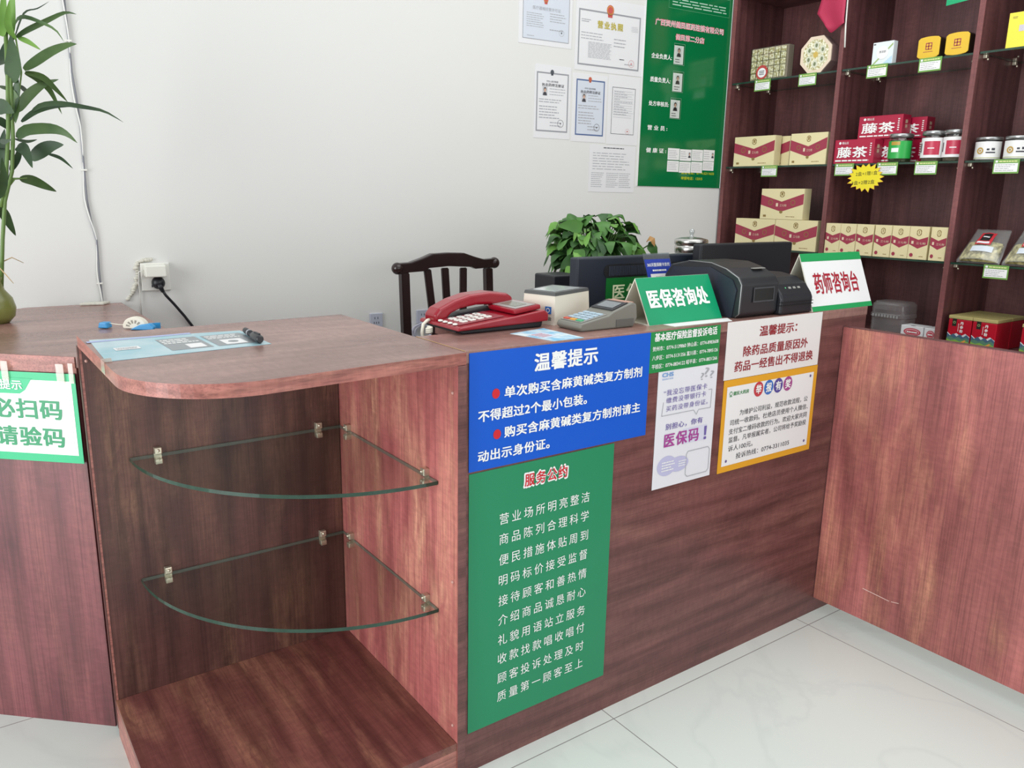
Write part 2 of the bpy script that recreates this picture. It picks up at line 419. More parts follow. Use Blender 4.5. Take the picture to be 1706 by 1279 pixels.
# ------------------------------------------------------------------ angled counter on the left
t = thing('angled_counter', (-.66, 1.0, 0), 'lower wooden counter at the far left running diagonally, with a scan-code notice taped on', 'counter')
pA, pB = LEFT.p(-.62, 0), LEFT.p(0, 0)
top = [(-.598, .605), (-.352, .605), (-.352, 1.499), (-.6134, 1.503), (-.672, 1.462), (-1.02, 1.38), (pA.x - .002, pA.y - .004)]
B().prism(top, .8785, .9035, 0, bev=.0015).build('countertop', wood_top, t)

b = B(); b.box(-.62, .0, .867, .8783, -.02, .0, fr=LEFT); b.box(-.62, .0, .8787, .903, .0005, .003, fr=LEFT); b.build('edge_strip', wood_edge, t)
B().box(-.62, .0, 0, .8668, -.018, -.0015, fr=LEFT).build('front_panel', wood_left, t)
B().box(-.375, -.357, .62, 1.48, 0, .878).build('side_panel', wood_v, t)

# ------------------------------------------------------------------ round-cornered display cabinet
t = thing('display_cabinet', (-.3, .29, 0), 'open corner cabinet with a round-cornered top and two quarter-circle glass shelves', 'cabinet')
def cab_outline(r=.185, d=0.):
    pts = [(-.003, .580), (-.6, .558)]
    cxx, cyy = -.6 + r + d, -.044 + r + d
    for i in range(15):
        a = pi + (pi / 2) * i / 14; pts.append((cxx + r * cos(a), cyy + r * sin(a)))
    pts += [(-.003, -.010 + d)]
    return pts
b = B(); b.prism(cab_outline(), .933, .957, 0, side=1, bev=0); b.build('cabinet_top', [wood_top, wood_edge], t)
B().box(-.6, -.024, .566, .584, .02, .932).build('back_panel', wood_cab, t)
B().box(-.598, -.5935, .5655, .5662, .02, .932).build('edge_strip', wood_edge, t)
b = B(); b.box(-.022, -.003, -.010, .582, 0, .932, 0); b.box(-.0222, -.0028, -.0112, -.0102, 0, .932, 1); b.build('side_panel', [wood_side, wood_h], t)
# base board and plinth
bo = [(-.023, .565), (-.5995, .565), (-.5995, .30)] + [(-.5995 + .2 - .2 * cos(a), .17 - .18 * sin(a)) for a in [pi / 2 * i / 10 for i in range(11)]] + [(-.023, -.0085)]
B().prism(bo, .077, .095).build('base_board', wood_floorboard, t)
b = B()
for i in range(1, len(bo) - 1):
    (x0, y0), (x1, y1) = bo[i], bo[i + 1]
    d = Vector((x1 - x0, y1 - y0)); 
    if d.length < 1e-6: continue
    nn = Vector((d.y, -d.x)).normalized() * -.012
    b.prism([(x0, y0), (x1, y1), (x1 + nn.x, y1 + nn.y), (x0 + nn.x, y0 + nn.y)], .0, .0768)
b.build('plinth', wood_edge, t)
for z in (.674, .382):
    pts = [(-.0235, .5645)] + [(-.0235 - .498 * cos(a), .5645 - .498 * sin(a)) for a in [pi / 2 * i / 28 for i in range(29)]]
    gs = B(); gs.prism(pts, z - .008, z, 0, side=1)
    for k, f in enumerate(gs.f):
        if all(abs(gs.v[i].x + .0235) < 1e-4 for i in f) or all(abs(gs.v[i].y - .5645) < 1e-4 for i in f): gs.m[k] = 2
    g = gs.build('glass_shelf', [glass, glass_edge, plain('pale_glass_edge', (88, 98, 90), .2)], t, label='quarter-circle glass shelf ' + ('upper' if z > .5 else 'lower'))
    b = B()
    for u in (-.463, -.083):                      # clips on the back panel
        b = B(); b.box(u - .008, u + .008, .553, .5658, z + .0008, z + .017, bev=.002); b.box(u - .008, u + .008, .551, .5658, z - .022, z - .0088, bev=.002)
        b.ball((u, .5525, z + .010), .0035); b.box(u - .008, u + .008, .5635, .5658, z - .02, z + .016); b.build('shelf_clip', clip_metal, t)
    for y in (.505, .112):
        b = B(); b.box(-.036, -.0222, y - .008, y + .008, z + .0008, z + .017, bev=.002); b.box(-.038, -.0222, y - .008, y + .008, z - .022, z - .0088, bev=.002)
        b.ball((-.0365, y, z + .010), .0035); b.box(-.0245, -.0222, y - .008, y + .008, z - .02, z + .016); b.build('shelf_clip', clip_metal, t)
b = B()
for x, y, z, ax in ((-.586, .5655, .90, 1), (-.30, .5655, .83, 1), (-.37, .5655, .89, 1), (-.023, .008, .875, 0), (-.023, .008, .47, 0), (-.023, .008, .13, 0)):
    b = B(); b.ball((x, y, z), .0035, k=8); b.build('screw_cap', plain('screw_cap_plastic', (196, 150, 140), .5), t)

# ------------------------------------------------------------------ service counter
t = thing('service_counter', (.70, .17, 0), 'long dark wooden service counter covered with notices, carrying the red telephone', 'counter')
B().prism([(.0, -.0005), (1.405, -.0005), (1.405, .34), (.13, .34), (.13, .198), (.0, .198)], .932, .957, bev=.001).build('counter_top', wood_top, t)
B().box(.0, 1.403, .0003, .018, 0, .9318).build('front_panel', wood_h, t)
B().box(1.385, 1.403, .0185, .335, 0, .9318).build('end_panel', wood_dark, t)
B().box(.0, .018, .0185, .195, 0, .9318).build('end_panel', wood_dark, t)
b = B(); b.box(.0, .0012, -.0008, .198, .9571, .9575); b.build('edge_strip', plain('yellowed_edge_strip', (214, 176, 110), .5), t, label='yellowish seam strip')
t = thing('staff_desk', (1.1, .65, 0), 'low desk behind the service counter carrying the monitors', 'desk')
B().box(.36, 1.86, .345, .98, .728, .752, bev=.002).build('desk_top', wood_top, t)
for x in (.36, 1.84): B().box(x, x + .018, .36, .97, 0, .7278).build('side_panel', wood_dark, t)

# ------------------------------------------------------------------ half-height panel at the right
t = B(); t.box(1.29, 1.308, -2.2, -.0015, .05, .9045, 0); t.box(1.2893, 1.3085, -2.2, -.0012, .9046, .907, 1)
t.box(1.2893, 1.3085, -.0013, -.0006, .05, .9045, 1)
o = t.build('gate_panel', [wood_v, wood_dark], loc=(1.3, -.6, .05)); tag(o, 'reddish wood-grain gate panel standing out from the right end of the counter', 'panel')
b = B()
pa = Frame((1.2897, 0, 0), (0, -1, 0), (0, 0, 1))
for (u0, v0, u1, v1) in ((0.1546, 0.1464, 0.2370, 0.1416), (0.2430, 0.1426, 0.2651, 0.1469)):
    b.flat([(u0, v0), (u1, v1), (u1 + .001, v1 + .0016), (u0 + .001, v0 + .0018)], 0, 0, pa)
b.build('scratch', plain('scratch_mark', (226, 196, 186), .6), o, label='pale scratch near the floor')
for y in (-1.2, -2.15): B().box(1.291, 1.307, y - .02, y + .02, .0, .0498).build('foot', wood_dark, o)

# ------------------------------------------------------------------ wall shelving
t = thing('shelving_unit', (2.42, .2, 0), 'tall dark wooden wall shelving with glass shelves holding boxes and jars', 'shelving')
ups = [(1.272, 1.290), (.718, .7365), (.186, .205), (-.345, -.327), (-.876, -.858)]
B().box(2.575, 2.59, -.876, 1.29, 0, 2.5).build('back_panel', wood_dark, t)
for y0, y1 in ups:
    b = B(); b.box(2.241, 2.5748, y0, y1, 0, 2.5, 0); b.box(2.2385, 2.2409, y0 - .0004, y1 + .0004, 0, 2.5, 1); b.build('upright', [wood_dark, wood_dark_edge], t)
for k in range(4):
    y1 = ups[k][0] - .0005; y0 = ups[k + 1][1] + .0005
    B().box(2.25, 2.5745, y0, y1, 2.14, 2.158).build('top_board', wood_dark, t)
    B().box(2.243, 2.5745, y0, y1, .717, .735).build('base_board', wood_dark, t)
    B().box(2.246, 2.262, y0, y1, .06, .716).build('lower_front', wood_dark, t)
    if k == 3: continue
    for z in (1.777, 1.409, 1.046):
        B().prism([(2.244, y0 + .001), (2.56, y0 + .001), (2.56, y1 - .001), (2.244, y1 - .001)], z - .007, z, side=1).build('glass_shelf', [glass, glass_edge], t)
        for yy, sg in ((y1, -1), (y0, 1)):
            for xx in (2.275, 2.50):
                b = B(); b.box(xx - .007, xx + .007, min(yy, yy + sg * .014), max(yy, yy + sg * .014), z - .020, z - .0075, bev=.002)
                b.ball((xx, yy + sg * .016, z - .024), .004, k=8); b.build('shelf_clip', clip_metal, t)

# ------------------------------------------------------------------ notices on the counter front
def board(name, fr, u0, u1, v0, v1, mats, label, cat='sign', th=.002, group=None, draw=None):
    b = B(); b.box(u0, u1, v0, v1, .0004, th, 0, fr=fr)
    if draw: draw(b, th + .0004)
    o = b.build(name, mats, loc=fr.p((u0 + u1) / 2, v0, 0)); return tag(o, label, cat, group)
def letters(fr, parent, mat, items, n, name='lettering', label=None):
    for it in items:
        b = B(); b.text(fr, it[0], it[1], it[2], it[3], it[4], n, 0, it[5] if len(it) > 5 else .018, it[6] if len(it) > 6 else 1.0)
        b.build(name, mat, parent, label=label)
blue = plain('blue_sign_board', (8, 90, 204), .4, spec=.3)
o = board('notice_board', FRONT, .009, .507, .706, .9525, blue, 'blue notice board with white lettering and two red dots on the counter front')
letters(FRONT, o, white_ink, [('温馨提示', .169, .345, .897, .937, .03, 1.08), ('单次购买含麻黄碱类复方制剂', .094, .484, .851, .876, .025, 1.05),
    ('不得超过2个最小包装。', .030, .318, .808, .833, .025, 1.05), ('购买含麻黄碱类复方制剂请主', .095, .484, .766, .791, .025, 1.05), ('动出示身份证。', .030, .216, .723, .748, .025, 1.05)], .0028)
for u, v in ((.073, .8635), (.077, .777)): b = B(); b.disc(u, v, .0095, .0105, .0028, 0, FRONT); b.build('bullet_dot', red_ink, o, label='red dot')

gsb = plain('green_poster', (18, 136, 92), .42)
o = board('service_poster', FRONT, .010, .4085, .0995, .7015, gsb, 'tall green service pledge poster below the blue notice', 'poster', .0012)
ls = ['营业场所明亮整洁', '商品陈列合理科学', '便民措施体贴周到', '明码标价接受监督', '接待顾客和善热情', '介绍商品诚恳耐心', '礼貌用语站立服务', '收款找款唱收唱付', '顾客投诉处理及时', '质量第一顾客至上']
vv = [.574, .528, .480, .432, .384, .337, .289, .243, .195, .149]
letters(FRONT, o, white_ink, [(s, .087, .338, v, v + .0255, .0, 1.42) for s, v in zip(ls, vv)], .002)
letters(FRONT, o, white_ink, [('服务公约', .147, .273, .643, .680, .075, 1.2)], .002, label='white outline of the title')
letters(FRONT, o, red_ink, [('服务公约', .151, .269, .647, .676, .02, 1.2)], .0026, label='red title')

o = board('phone_number_sign', FRONT, .5075, .751, .855, .9525, plain('green_phone_sign', (22, 140, 72), .4), 'small green complaint telephone sign at the counter edge beside the blue notice', th=.0016)
letters(FRONT, o, white_ink, [('基本医疗保险监督投诉电话', .520, .738, .929, .950, .03)] + [(s, .515, .745, v, v + .0115, .012) for s, v in
    (('贺州市：0774-5139860 钟山县：0774-8983608', .9065), ('八步区：0774-5131356 富川县：0774-7895126', .885), ('平桂区：0774-8834122 昭平县：0774-8831266', .864))], .0022)

purple_ink = plain('purple_lettering', (112, 98, 168), .5); magenta_ink = plain('magenta_lettering', (168, 62, 150), .5)
lilac = plain('lilac_print', (190, 190, 222), .5); chs_blue = plain('blue_logo_print', (128, 166, 214), .5)
def chs(b, n):
    f = FRONT
    b.disc(.588, .613, .034, .026, n, 1, f); b.disc(.630, .611, .036, .020, n + .0002, 1, f)
    # speech bubble outlines
    def poly(pts, w, close=True):
        m = len(pts)
        for i in range(m if close else m - 1):
            (a0, c0), (a1, c1) = pts[i], pts[(i + 1) % m]; d = Vector((a1 - a0, c1 - c0)); q = Vector((-d.y, d.x)).normalized() * w
            b.flat([(a0 - q.x, c0 - q.y), (a1 - q.x, c1 - q.y), (a1 + q.x, c1 + q.y), (a0 + q.x, c0 + q.y)], n + .0004, 2, f)
    poly([(.563, .778), (.559, .744), (.672, .744), (.683, .731), (.690, .743), (.734, .742), (.735, .790), (.722, .790)], .0008, False)
    poly([(.662, .638), (.736, .638), (.743, .631), (.743, .578), (.736, .571), (.664, .571), (.657, .578), (.657, .631)], .0009)
    b.rows(f, .570, .616, .598, .626, 4, n + .0006, 3, .4); b.rows(f, .630, .660, .602, .620, 3, n + .0006, 3, .4)
    b.rect(.640, .7265, .66, .700, n, 4, f)
o = board('insurance_poster', FRONT, .541, .751, .558, .8548, [plain('white_poster', (228, 230, 236), .4), lilac, grey_ink, white_ink, plain('pale_lilac_print', (214, 216, 234), .5)],
          'narrow white poster with handwritten purple lettering below the green telephone sign', 'poster', .0011, draw=chs)
letters(FRONT, o, chs_blue, [('CHS', .553, .592, .840, .851, .05), ('国家医疗保障', .554, .591, .833, .837, .0)], .0018, label='pale blue logo')
letters(FRONT, o, grey_ink, [('?', .690, .702, .818, .836, .0), ('?', .704, .720, .824, .848, .0), ('?', .724, .739, .819, .838, .0)], .0018)
letters(FRONT, o, purple_ink, [('“我没忘带医保卡', .562, .716, .793, .808, -.005, 1.1), ('缴费没带银行卡', .572, .714, .774, .788, -.005, 1.1), ('买药没带身份证。', .573, .722, .753, .767, -.005, 1.1)], .0022)
letters(FRONT, o, purple_ink, [('别担心，你有', .575, .708, .706, .722, .01, 1.1)], .0022)
letters(FRONT, o, magenta_ink, [('医保码', .573, .697, .661, .697, .02, 1.15)], .0024, label='magenta title')
letters(FRONT, o, purple_ink, [('！', .716, .726, .660, .696, .02)], .0024)

o = board('notice_board', FRONT, .778, 1.179, .8055, .9555, plain('white_sign_board', (232, 230, 228), .4), 'white no-refund notice with dark red lettering at the right of the counter front', th=.0014)
letters(FRONT, o, plain('dark_red_lettering', (150, 34, 44), .5), [('温馨提示：', .906, 1.066, .909, .937, .02, 1.0), ('除药品质量原因外', .846, 1.122, .861, .889, .018, 1.05), ('药品一经售出不得退换', .816, 1.151, .823, .851, .018, 1.02)], .002)

o = board('reward_poster', FRONT, .781, 1.182, .554, .8045, [plain('yellow_poster', (228, 166, 42), .4), white_paper, plain('purple_pin', (104, 92, 140), .5)],
          'white poster with a broad yellow border and four coloured title discs', 'poster', .0011,
          draw=lambda b, n: (b.rect(.795, 1.166, .571, .786, n, 1, FRONT), [b.disc(u, v, .004, .004, n + .0004, 2, FRONT) for u, v in ((1.151, .776), (1.151, .585), (.812, .584))]))
for k, (u, col, ch) in enumerate(((.9125, (196, 62, 72), '举'), (.9555, (54, 112, 192), '报'), (.9965, (84, 74, 152), '有'), (1.039, (166, 76, 142), '奖'))):
    b = B(); b.disc(u + .010, .766, .0195, .0205, .002, 0, FRONT); b.build('title_disc', plain('disc_print_%d' % k, col, .5), o)
letters(FRONT, o, white_ink, [(ch, u - .002, u + .022, .753, .779, .03) for u, ch in ((.9125, '举'), (.9555, '报'), (.9965, '有'), (1.039, '奖'))], .0026)
letters(FRONT, o, plain('green_lettering', (62, 142, 84), .5), [('健民大药房', .820, .883, .761, .772, .02)], .002, label='green shop name')
b = B(); b.ring(.811, .7675, .006, .002, .002, 0, FRONT); b.rect(.806, .816, .759, .761, .002, 0, FRONT); b.build('logo', MATS['green_lettering'], o)
letters(FRONT, o, plain('black_lettering', (56, 56, 62), .6), [('为维护公司利益，规范收款流程，公', .852, 1.148, .703, .719, .0), ('司统一收款码。杜绝店员使用个人微信、', .816, 1.153, .680, .696, .0), ('支付宝二维码收款的行为。欢迎大家共同', .814, 1.151, .656, .672, .0),
    ('监督。凡举报属实者，公司将给予奖励投', .816, 1.152, .633, .649, .0), ('诉人100元。', .817, .918, .609, .625, .0), ('投诉热线：0774-3311035', .851, 1.081, .584, .600, .0)], .0022)

# scan-code notice on the angled counter
LS = LEFT.at(0, 0, .0036)
mint = plain('mint_print', (24, 178, 120), .35)
def scan(b, n):
    b.rect(-.285, -.012, .682, .849, n, 1, LS); b.flat([(-.27, .852), (-.104, .852), (-.122, .826), (-.136, .817), (-.27, .816)], n + .0004, 0, LS)
    b.border(-.279, -.0185, .689, .843, .0007, n + .0002, 2, LS)
o = board('scan_notice', LS, -.30, -.002, .664, .866, [mint, plain('white_notice_print', (244, 242, 240), .35), grey_ink], 'green-edged white scan-code notice taped to the angled counter at the left', 'sign', .0012, draw=scan)
letters(LS, o, plain('green_serif_lettering', (30, 140, 92), .4), [('必扫码', -.207, -.040, .761, .807, .03, 1.08), ('请验码', -.205, -.041, .698, .744, .03, 1.1)], .0022)
letters(LS, o, white_ink, [('提示', -.181, -.128, .826, .848, .02, 1.1)], .003)
for u0, u1, v0, v1 in ((-.171, -.155, .846, .889), (-.042, -.024, .846, .888), (-.013, -.002, .846, .890)):
    b = B(); b.box(u0, u1, v0, v1, .0034, .0050, fr=LS); b.build('tape_strip', tape_mat, o, label='clear tape strip')

# ------------------------------------------------------------------ folded tent signs
def tent(x0, x1, yf, yb, zt, label, base_col, strips, txt, ink, inner, txtfrac, bold, cat='sign'):
    ya = (yf + yb) / 2; z0 = .9572; th = .003
    t = thing('tent_sign', ((x0 + x1) / 2, ya, z0), label, cat)
    out = [(yf, z0), (yb, z0), (yb, z0 + .003), (ya + .0018, zt), (ya - .0018, zt), (yf, z0 + .003)]
    fr = Frame((0, 0, 0), (0, 1, 0), (0, 0, 1))     # n along +x
    S = (Vector((0, ya, zt)) - Vector((0, yf, z0))); Ls = S.length; s = S.normalized()
    b = B()
    n_ = Vector((0, -s.z, s.y)) * th
    b.prism([(yf, z0), (ya, zt), (ya, zt - th * 1.6), (yf + th * 1.3, z0)], x0, x1, 1, fr)
    F = Frame((x0, yf, z0), (1, 0, 0), s)
    b.rect(0, x1 - x0, 0.0005, Ls - .0005, .0005, 0, F)
    fp = b.build('front_panel', [base_col, inner], t)
    B().prism([(yb, z0), (ya, zt), (ya, zt - th * 1.6), (yb - th * 1.3, z0)], x0, x1, 0, fr).build('rear_panel', inner, t)
    B().prism([(yf + .004, z0), (yb - .004, z0), (yb - .004, z0 + .002), (yf + .004, z0 + .002)], x0, x1, 0, fr).build('base_panel', inner, t)
    for a0, a1, m in strips:
        b = B(); b.rect(0, x1 - x0, Ls * a0, Ls * a1, .0009, 0, F); b.build('colour_band', m, fp)
    u0, u1, v0, v1 = txtfrac
    b = B(); b.text(F, txt, u0 * (x1 - x0), u1 * (x1 - x0), v0 * Ls, v1 * Ls, .0013, 0, bold, 1.06); b.build('lettering', ink, fp)
    return t
tent(.553, .815, .050, .165, 1.066, 'green tent sign with white lettering beside the printer', plain('emerald_sign', (10, 150, 102), .3), [], '医保咨询处', white_ink, cream_pl, (.08, .90, .33, .74), .035)
greenband = plain('green_band', (34, 156, 88), .35)
tent(1.137, 1.43, .002, .125, 1.112, 'white tent sign with green bands and red lettering on the right counter end', plain('white_tent', (236, 236, 236), .35), [(.0, .085, greenband), (.86, 1.0, greenband)], '药师咨询台', plain('crimson_lettering', (168, 20, 44), .5), cream_pl, (.12, .85, .28, .66), .02)
o = B().prism([(.60, .012), (.80, .004), (.83, .045), (.60, .05)], .9571, .9576).build('paper_slip', white_paper); tag(o, 'white paper slip on the counter in front of the green tent sign', 'paper')

# leaflet on the counter
o = B().prism([(.197, .125), (.308, .148), (.307, .002), (.2225, .0015)], .9571, .9577).build('leaflet', paper_print('leaflet_print', (120, 190, 226), (226, 238, 240), 22)); tag(o, 'pale blue leaflet lying on the counter in front of the card terminal', 'leaflet')
LF = Frame((.20, .0, .9577), (.98, .2, 0), (-.2, .98, 0))
b = B(); b.rect(.035, .085, .03, .085, .0004, 0, LF); b.rows(LF, .04, .08, .04, .08, 4, .0008, 1, .5); b.build('print', [plain('pale_print', (206, 222, 238), .5), plain('pink_print', (214, 150, 160), .5)], o)

# ------------------------------------------------------------------ telephone
XZ = Frame((0, 0, 0), (1, 0, 0), (0, 0, 1))     # n = -y
YZ = Frame((0, 0, 0), (0, 1, 0), (0, 0, 1))     # n = +x
red_pl = plain('red_phone_plastic', (150, 16, 36), .28, coat=.3)
t = thing('telephone', (.2, .245, .957), 'red desk telephone with white keys on the counter', 'telephone')
B().prism([(.098, .9572), (.318, .9572), (.322, .972), (.092, .966)], -.325, -.168, 0, XZ, bev=.003).build('base_plate', black, t)
b = B(); b.prism([(.082, .966), (.086, .9745), (.225, .988), (.318, .999), (.330, .990), (.330, .972), (.30, .971)], -.332, -.157, 0, XZ, bev=.004, seg=3); b.build('body', red_pl, t)
sl = Vector((.139, 0, .0135)).normalized()
PF = Frame((.086, .245, .9748), (0, -1, 0), sl)          # user side faces +x: u right (-y), v up the slope
b = B(); b.box(-.020, .068, .010, .132, .0004, .0016, 0, bev=.0006, fr=PF); b.build('key_plate', plain('dusty_red_plastic', (150, 64, 72), .4), t)
for i in range(4):
    for j in range(3):
        b = B(); u, v = -.008 + j * .0235, .028 + i * .0215
        b.box(u, u + .0175, v, v + .014, .0012, .0048, 0, bev=.0015, fr=PF); b.text(PF, '123456789*0#'[(3 - i) * 3 + j], u + .006, u + .011, v + .004, v + .010, .0052, 1, .02); b.build('key', [white_pl, dark_ink], t)
for k in range(4):
    b = B(); u, v = -.006 + k * .021, .007
    b.disc(u, v, .0055, .0035, .0014, 0, PF); b.lathe([(.0055, 0), (.0055, .003), (.001, .0042)], PF.p(u, v, .0010), 12); b.build('key', white_pl, t)
sl2 = Vector((.093, 0, .011)).normalized()
SF = Frame((.226, .245, .9892), (0, -1, 0), sl2)
b = B(); b.box(-.032, .080, .012, .088, .0005, .012, 0, bev=.004, fr=SF); dh = b.build('display_housing', red_pl, t)
b = B(); b.box(-.022, .072, .020, .078, .0121, .0135, 0, bev=.0005, fr=SF); b.build('display_frame', plain('silver_grey_plastic', (176, 172, 170), .35, .3), dh)
b = B(); b.box(-.006, .056, .032, .064, .0136, .0142, 0, fr=SF); b.build('display', plain('lcd_glass', (128, 132, 120), .15), dh)
hs = [(.086, .970), (.084, .988), (.098, 1.003), (.138, 1.020), (.18, 1.0305), (.235, 1.034), (.285, 1.028), (.302, 1.018), (.302, 1.004), (.262, 1.003), (.20, 1.005), (.155, .999), (.128, .989), (.118, .977)]
hd = B().prism(hs, -.312, -.262, 0, XZ, bev=.007, seg=3).build('handset', red_pl, t)
b = B(); b.prism([(.089, .968), (.088, .974), (.118, .981), (.122, .972)], -.310, -.264, 0, XZ, bev=.002); b.prism([(.255, .997), (.256, 1.004), (.301, 1.006), (.302, .998)], -.310, -.264, 0, XZ, bev=.002); b.build('handset_cup', black, hd)
b = B(); b.prism([(.12, .978), (.25, .989), (.25, .997), (.16, .988)], -.304, -.27, 0, XZ); b.build('cradle', black, t)
pts = [(.090, .288, .976), (.080, .288, .974), (.068, .286, .966), (.064, .284, .950), (.064, .28, .925), (.068, .275, .90)]
b = B(); b.tube(pts, .0042, 0, 8)
b.tube([(.07 + .006 * cos(i * .9) , .262 + .006 * sin(i * .9), .949 + i * .0006) for i in range(24)], .003, 0, 6); b.build('cord', cream_pl, t)

# ------------------------------------------------------------------ card terminal
grey_pl = plain('warm_grey_plastic', (124, 124, 116), .42); lgrey = plain('light_grey_plastic', (152, 152, 147), .4)
t = thing('card_terminal', (.43, .105, .957), 'grey card terminal with coloured keys, left of the green tent sign', 'card terminal')
B().prism([(.352, .9572), (.344, .966), (.350, .976), (.432, .990), (.448, .9985), (.505, 1.016), (.520, 1.011), (.524, .978), (.512, .9572)], -.148, -.062, 0, XZ, bev=.004, seg=3).build('body', grey_pl, t)
s1 = Vector((.082, 0, .014)).normalized(); KF = Frame((.350, .105, .9763), (0, -1, 0), s1)
b = B(); b.box(-.037, .037, .004, .082, .0003, .0012, 0, fr=KF); b.build('key_plate', lgrey, t)
cols = {0: [('red_key', (196, 86, 70)), ('amber_key', (220, 160, 70)), ('green_key', (70, 170, 120))]}
for i in range(5):
    for j in range(3):
        b = B(); u, v = -.033 + j * .0225, .008 + i * .0148
        b.box(u, u + .019, v, v + .010, .001, .0036, 0, bev=.001, fr=KF)
        m = plain(*cols[0][j][:1], cols[0][j][1], .4) if i == 0 else plain('pale_blue_key', (170, 192, 206), .4)
        b.build('key', m, t)
s2 = Vector((.057, 0, .0175)).normalized(); DF = Frame((.448, .105, .9990), (0, -1, 0), s2)
b = B(); b.box(-.038, .038, -.002, .050, .0003, .0022, 0, bev=.0008, fr=DF); b.build('display_frame', black, t)
b = B(); b.box(-.028, .028, .008, .040, .0023, .0029, 0, fr=DF); b.build('display', plain('grey_lcd', (120, 126, 128), .15), t)
B().box(.492, .516, .07, .14, 1.0135, 1.0152).build('paper_cover', plain('salmon_stripe', (206, 160, 140), .4), t)
b = B(); b.box(.455, .51, .0600, .0616, .962, .978); b.build('side_slot', plain('shadow_grey_plastic', (96, 96, 92), .5), t)

# ------------------------------------------------------------------ code scanner box
t = thing('code_scanner', (.44, .26, .957), 'cream scanner box with dark glass-topped frame between the telephone and the monitor', 'scanner')
q = [(.356, .168), (.515, .225), (.475, .330), (.330, .262)]
def inset(q, k):
    mx_ = sum(p[0] for p in q) / 4; my_ = sum(p[1] for p in q) / 4
    return [(mx_ + (p[0] - mx_) * k, my_ + (p[1] - my_) * k) for p in q]
def loft(b, q0, z0, q1, z1, mi=0):
    n = len(q0); a = sum(q0[i][0] * q0[(i + 1) % n][1] - q0[(i + 1) % n][0] * q0[i][1] for i in range(n))
    if a < 0: q0, q1 = q0[::-1], q1[::-1]
    b.add([(x, y, z0) for x, y in q0] + [(x, y, z1) for x, y in q1], [tuple(range(n))[::-1], tuple(range(n, 2 * n))] + [(i, (i + 1) % n, (i + 1) % n + n, i + n) for i in range(n)], mi)
b = B(); loft(b, q, .9572, inset(q, .95), 1.026); b.build('body', cream_pl, t)
b = B(); loft(b, inset(q, .96), 1.0262, inset(q, .93), 1.034); b.build('top_frame', plain('dark_grey_frame', (84, 86, 86), .4), t)
b = B(); loft(b, inset(q, .68), 1.0342, inset(q, .68), 1.0352); b.build('scan_window', plain('scan_glass', (214, 220, 220), .06), t)
f0, f1 = Vector((.330, .262, 0)), Vector((.356, .168, 0)); CF = Frame((.3305, .2605, .9572), f1 - f0, (0, 0, 1))
mid_n = .0005
b = B()
CF2 = Frame(Vector((.330, .262, .9572)), f1 - f0, Vector((.0022, .002, .0608)))
b.box(.070, .087, .026, .043, -.0002, .0016, 0, fr=CF2); b.ring(.0785, .0345, .0055, .0018, .0018, 1, CF2); b.build('logo', [plain('logo_blue', (40, 112, 190), .4), white_ink], t)
b = B(); b.text(CF2, '付款', .070, .089, .010, .019, .0014, 0, .01); b.build('lettering', dark_ink, t)

# ------------------------------------------------------------------ receipt printer
t = thing('receipt_printer', (1.0, .15, .957), 'black receipt printer with a curved lid and front slot between the two tent signs', 'printer')
prof = [(.030, .9572), (.018, .968), (.016, 1.045), (.028, 1.062), (.07, 1.082), (.12, 1.094), (.20, 1.094), (.262, 1.080), (.285, 1.05), (.285, .9572)]
B().prism(prof, .842, .995, 0, YZ, bev=.004, seg=2).build('body', black2, t)
b = B(); b.tube([(.8415, y, z) for y, z in [(.030, .960), (.019, .969), (.0172, 1.044), (.029, 1.061), (.07, 1.081), (.12, 1.093), (.20, 1.093)]], .0014, 0, 6); b.build('edge_trim', plain('silver_trim', (150, 152, 152), .3, .6), t)
b = B(); b.prism([(.04, .9576), (.03, 1.03), (.045, 1.055), (.12, 1.082), (.25, 1.074), (.274, 1.04), (.274, .9576)], .8385, .8418, 0, YZ); b.build('side_cover', darkslate, t)
b = B(); b.border(.888, .974, .997, 1.036, .004, -.0005 + .0025, 0, Frame((0, .0155, 0), (1, 0, 0), (0, 0, 1))); b.rect(.892, .970, 1.001, 1.032, .0012, 1, Frame((0, .0155, 0), (1, 0, 0), (0, 0, 1))); b.build('paper_slot', [plain('slot_frame_plastic', (66, 68, 72), .35), plain('slot_dark_plastic', (8, 9, 11), .15)], t)
b = B(); b.box(.93, .975, .05, .062, 1.0795, 1.0815); b.build('badge', lgrey, t)
prof2 = [(.006, .9572), (.004, 1.0), (.010, 1.012), (.030, 1.036), (.060, 1.052), (.11, 1.060), (.19, 1.058), (.20, .9572)]
b = B(); b.prism(prof2, .9965, 1.134, 0, YZ, bev=.006, seg=3); b.build('front_module', black, t)
b = B(); b.box(.9960, 1.1345, .0028, .12, .9815, .9835); b.box(.9960, 1.1345, .0028, .12, .990, .9915); b.build('seam', plain('seam_black', (10, 10, 12), .5), t)
MF = Frame((1.0, .012, 1.0145), (1, 0, 0), Vector((0, .018, .022)))
for k in range(3):
    b = B(); b.box(.042 + k * .02, .052 + k * .02, .012, .018, .0003, .002, 0, fr=MF); b.build('button', lgrey, t)
b = B(); b.disc(.03, .016, .002, .002, .0008, 0, MF); b.build('status_light', plain('status_green', (120, 230, 160), .3), t)

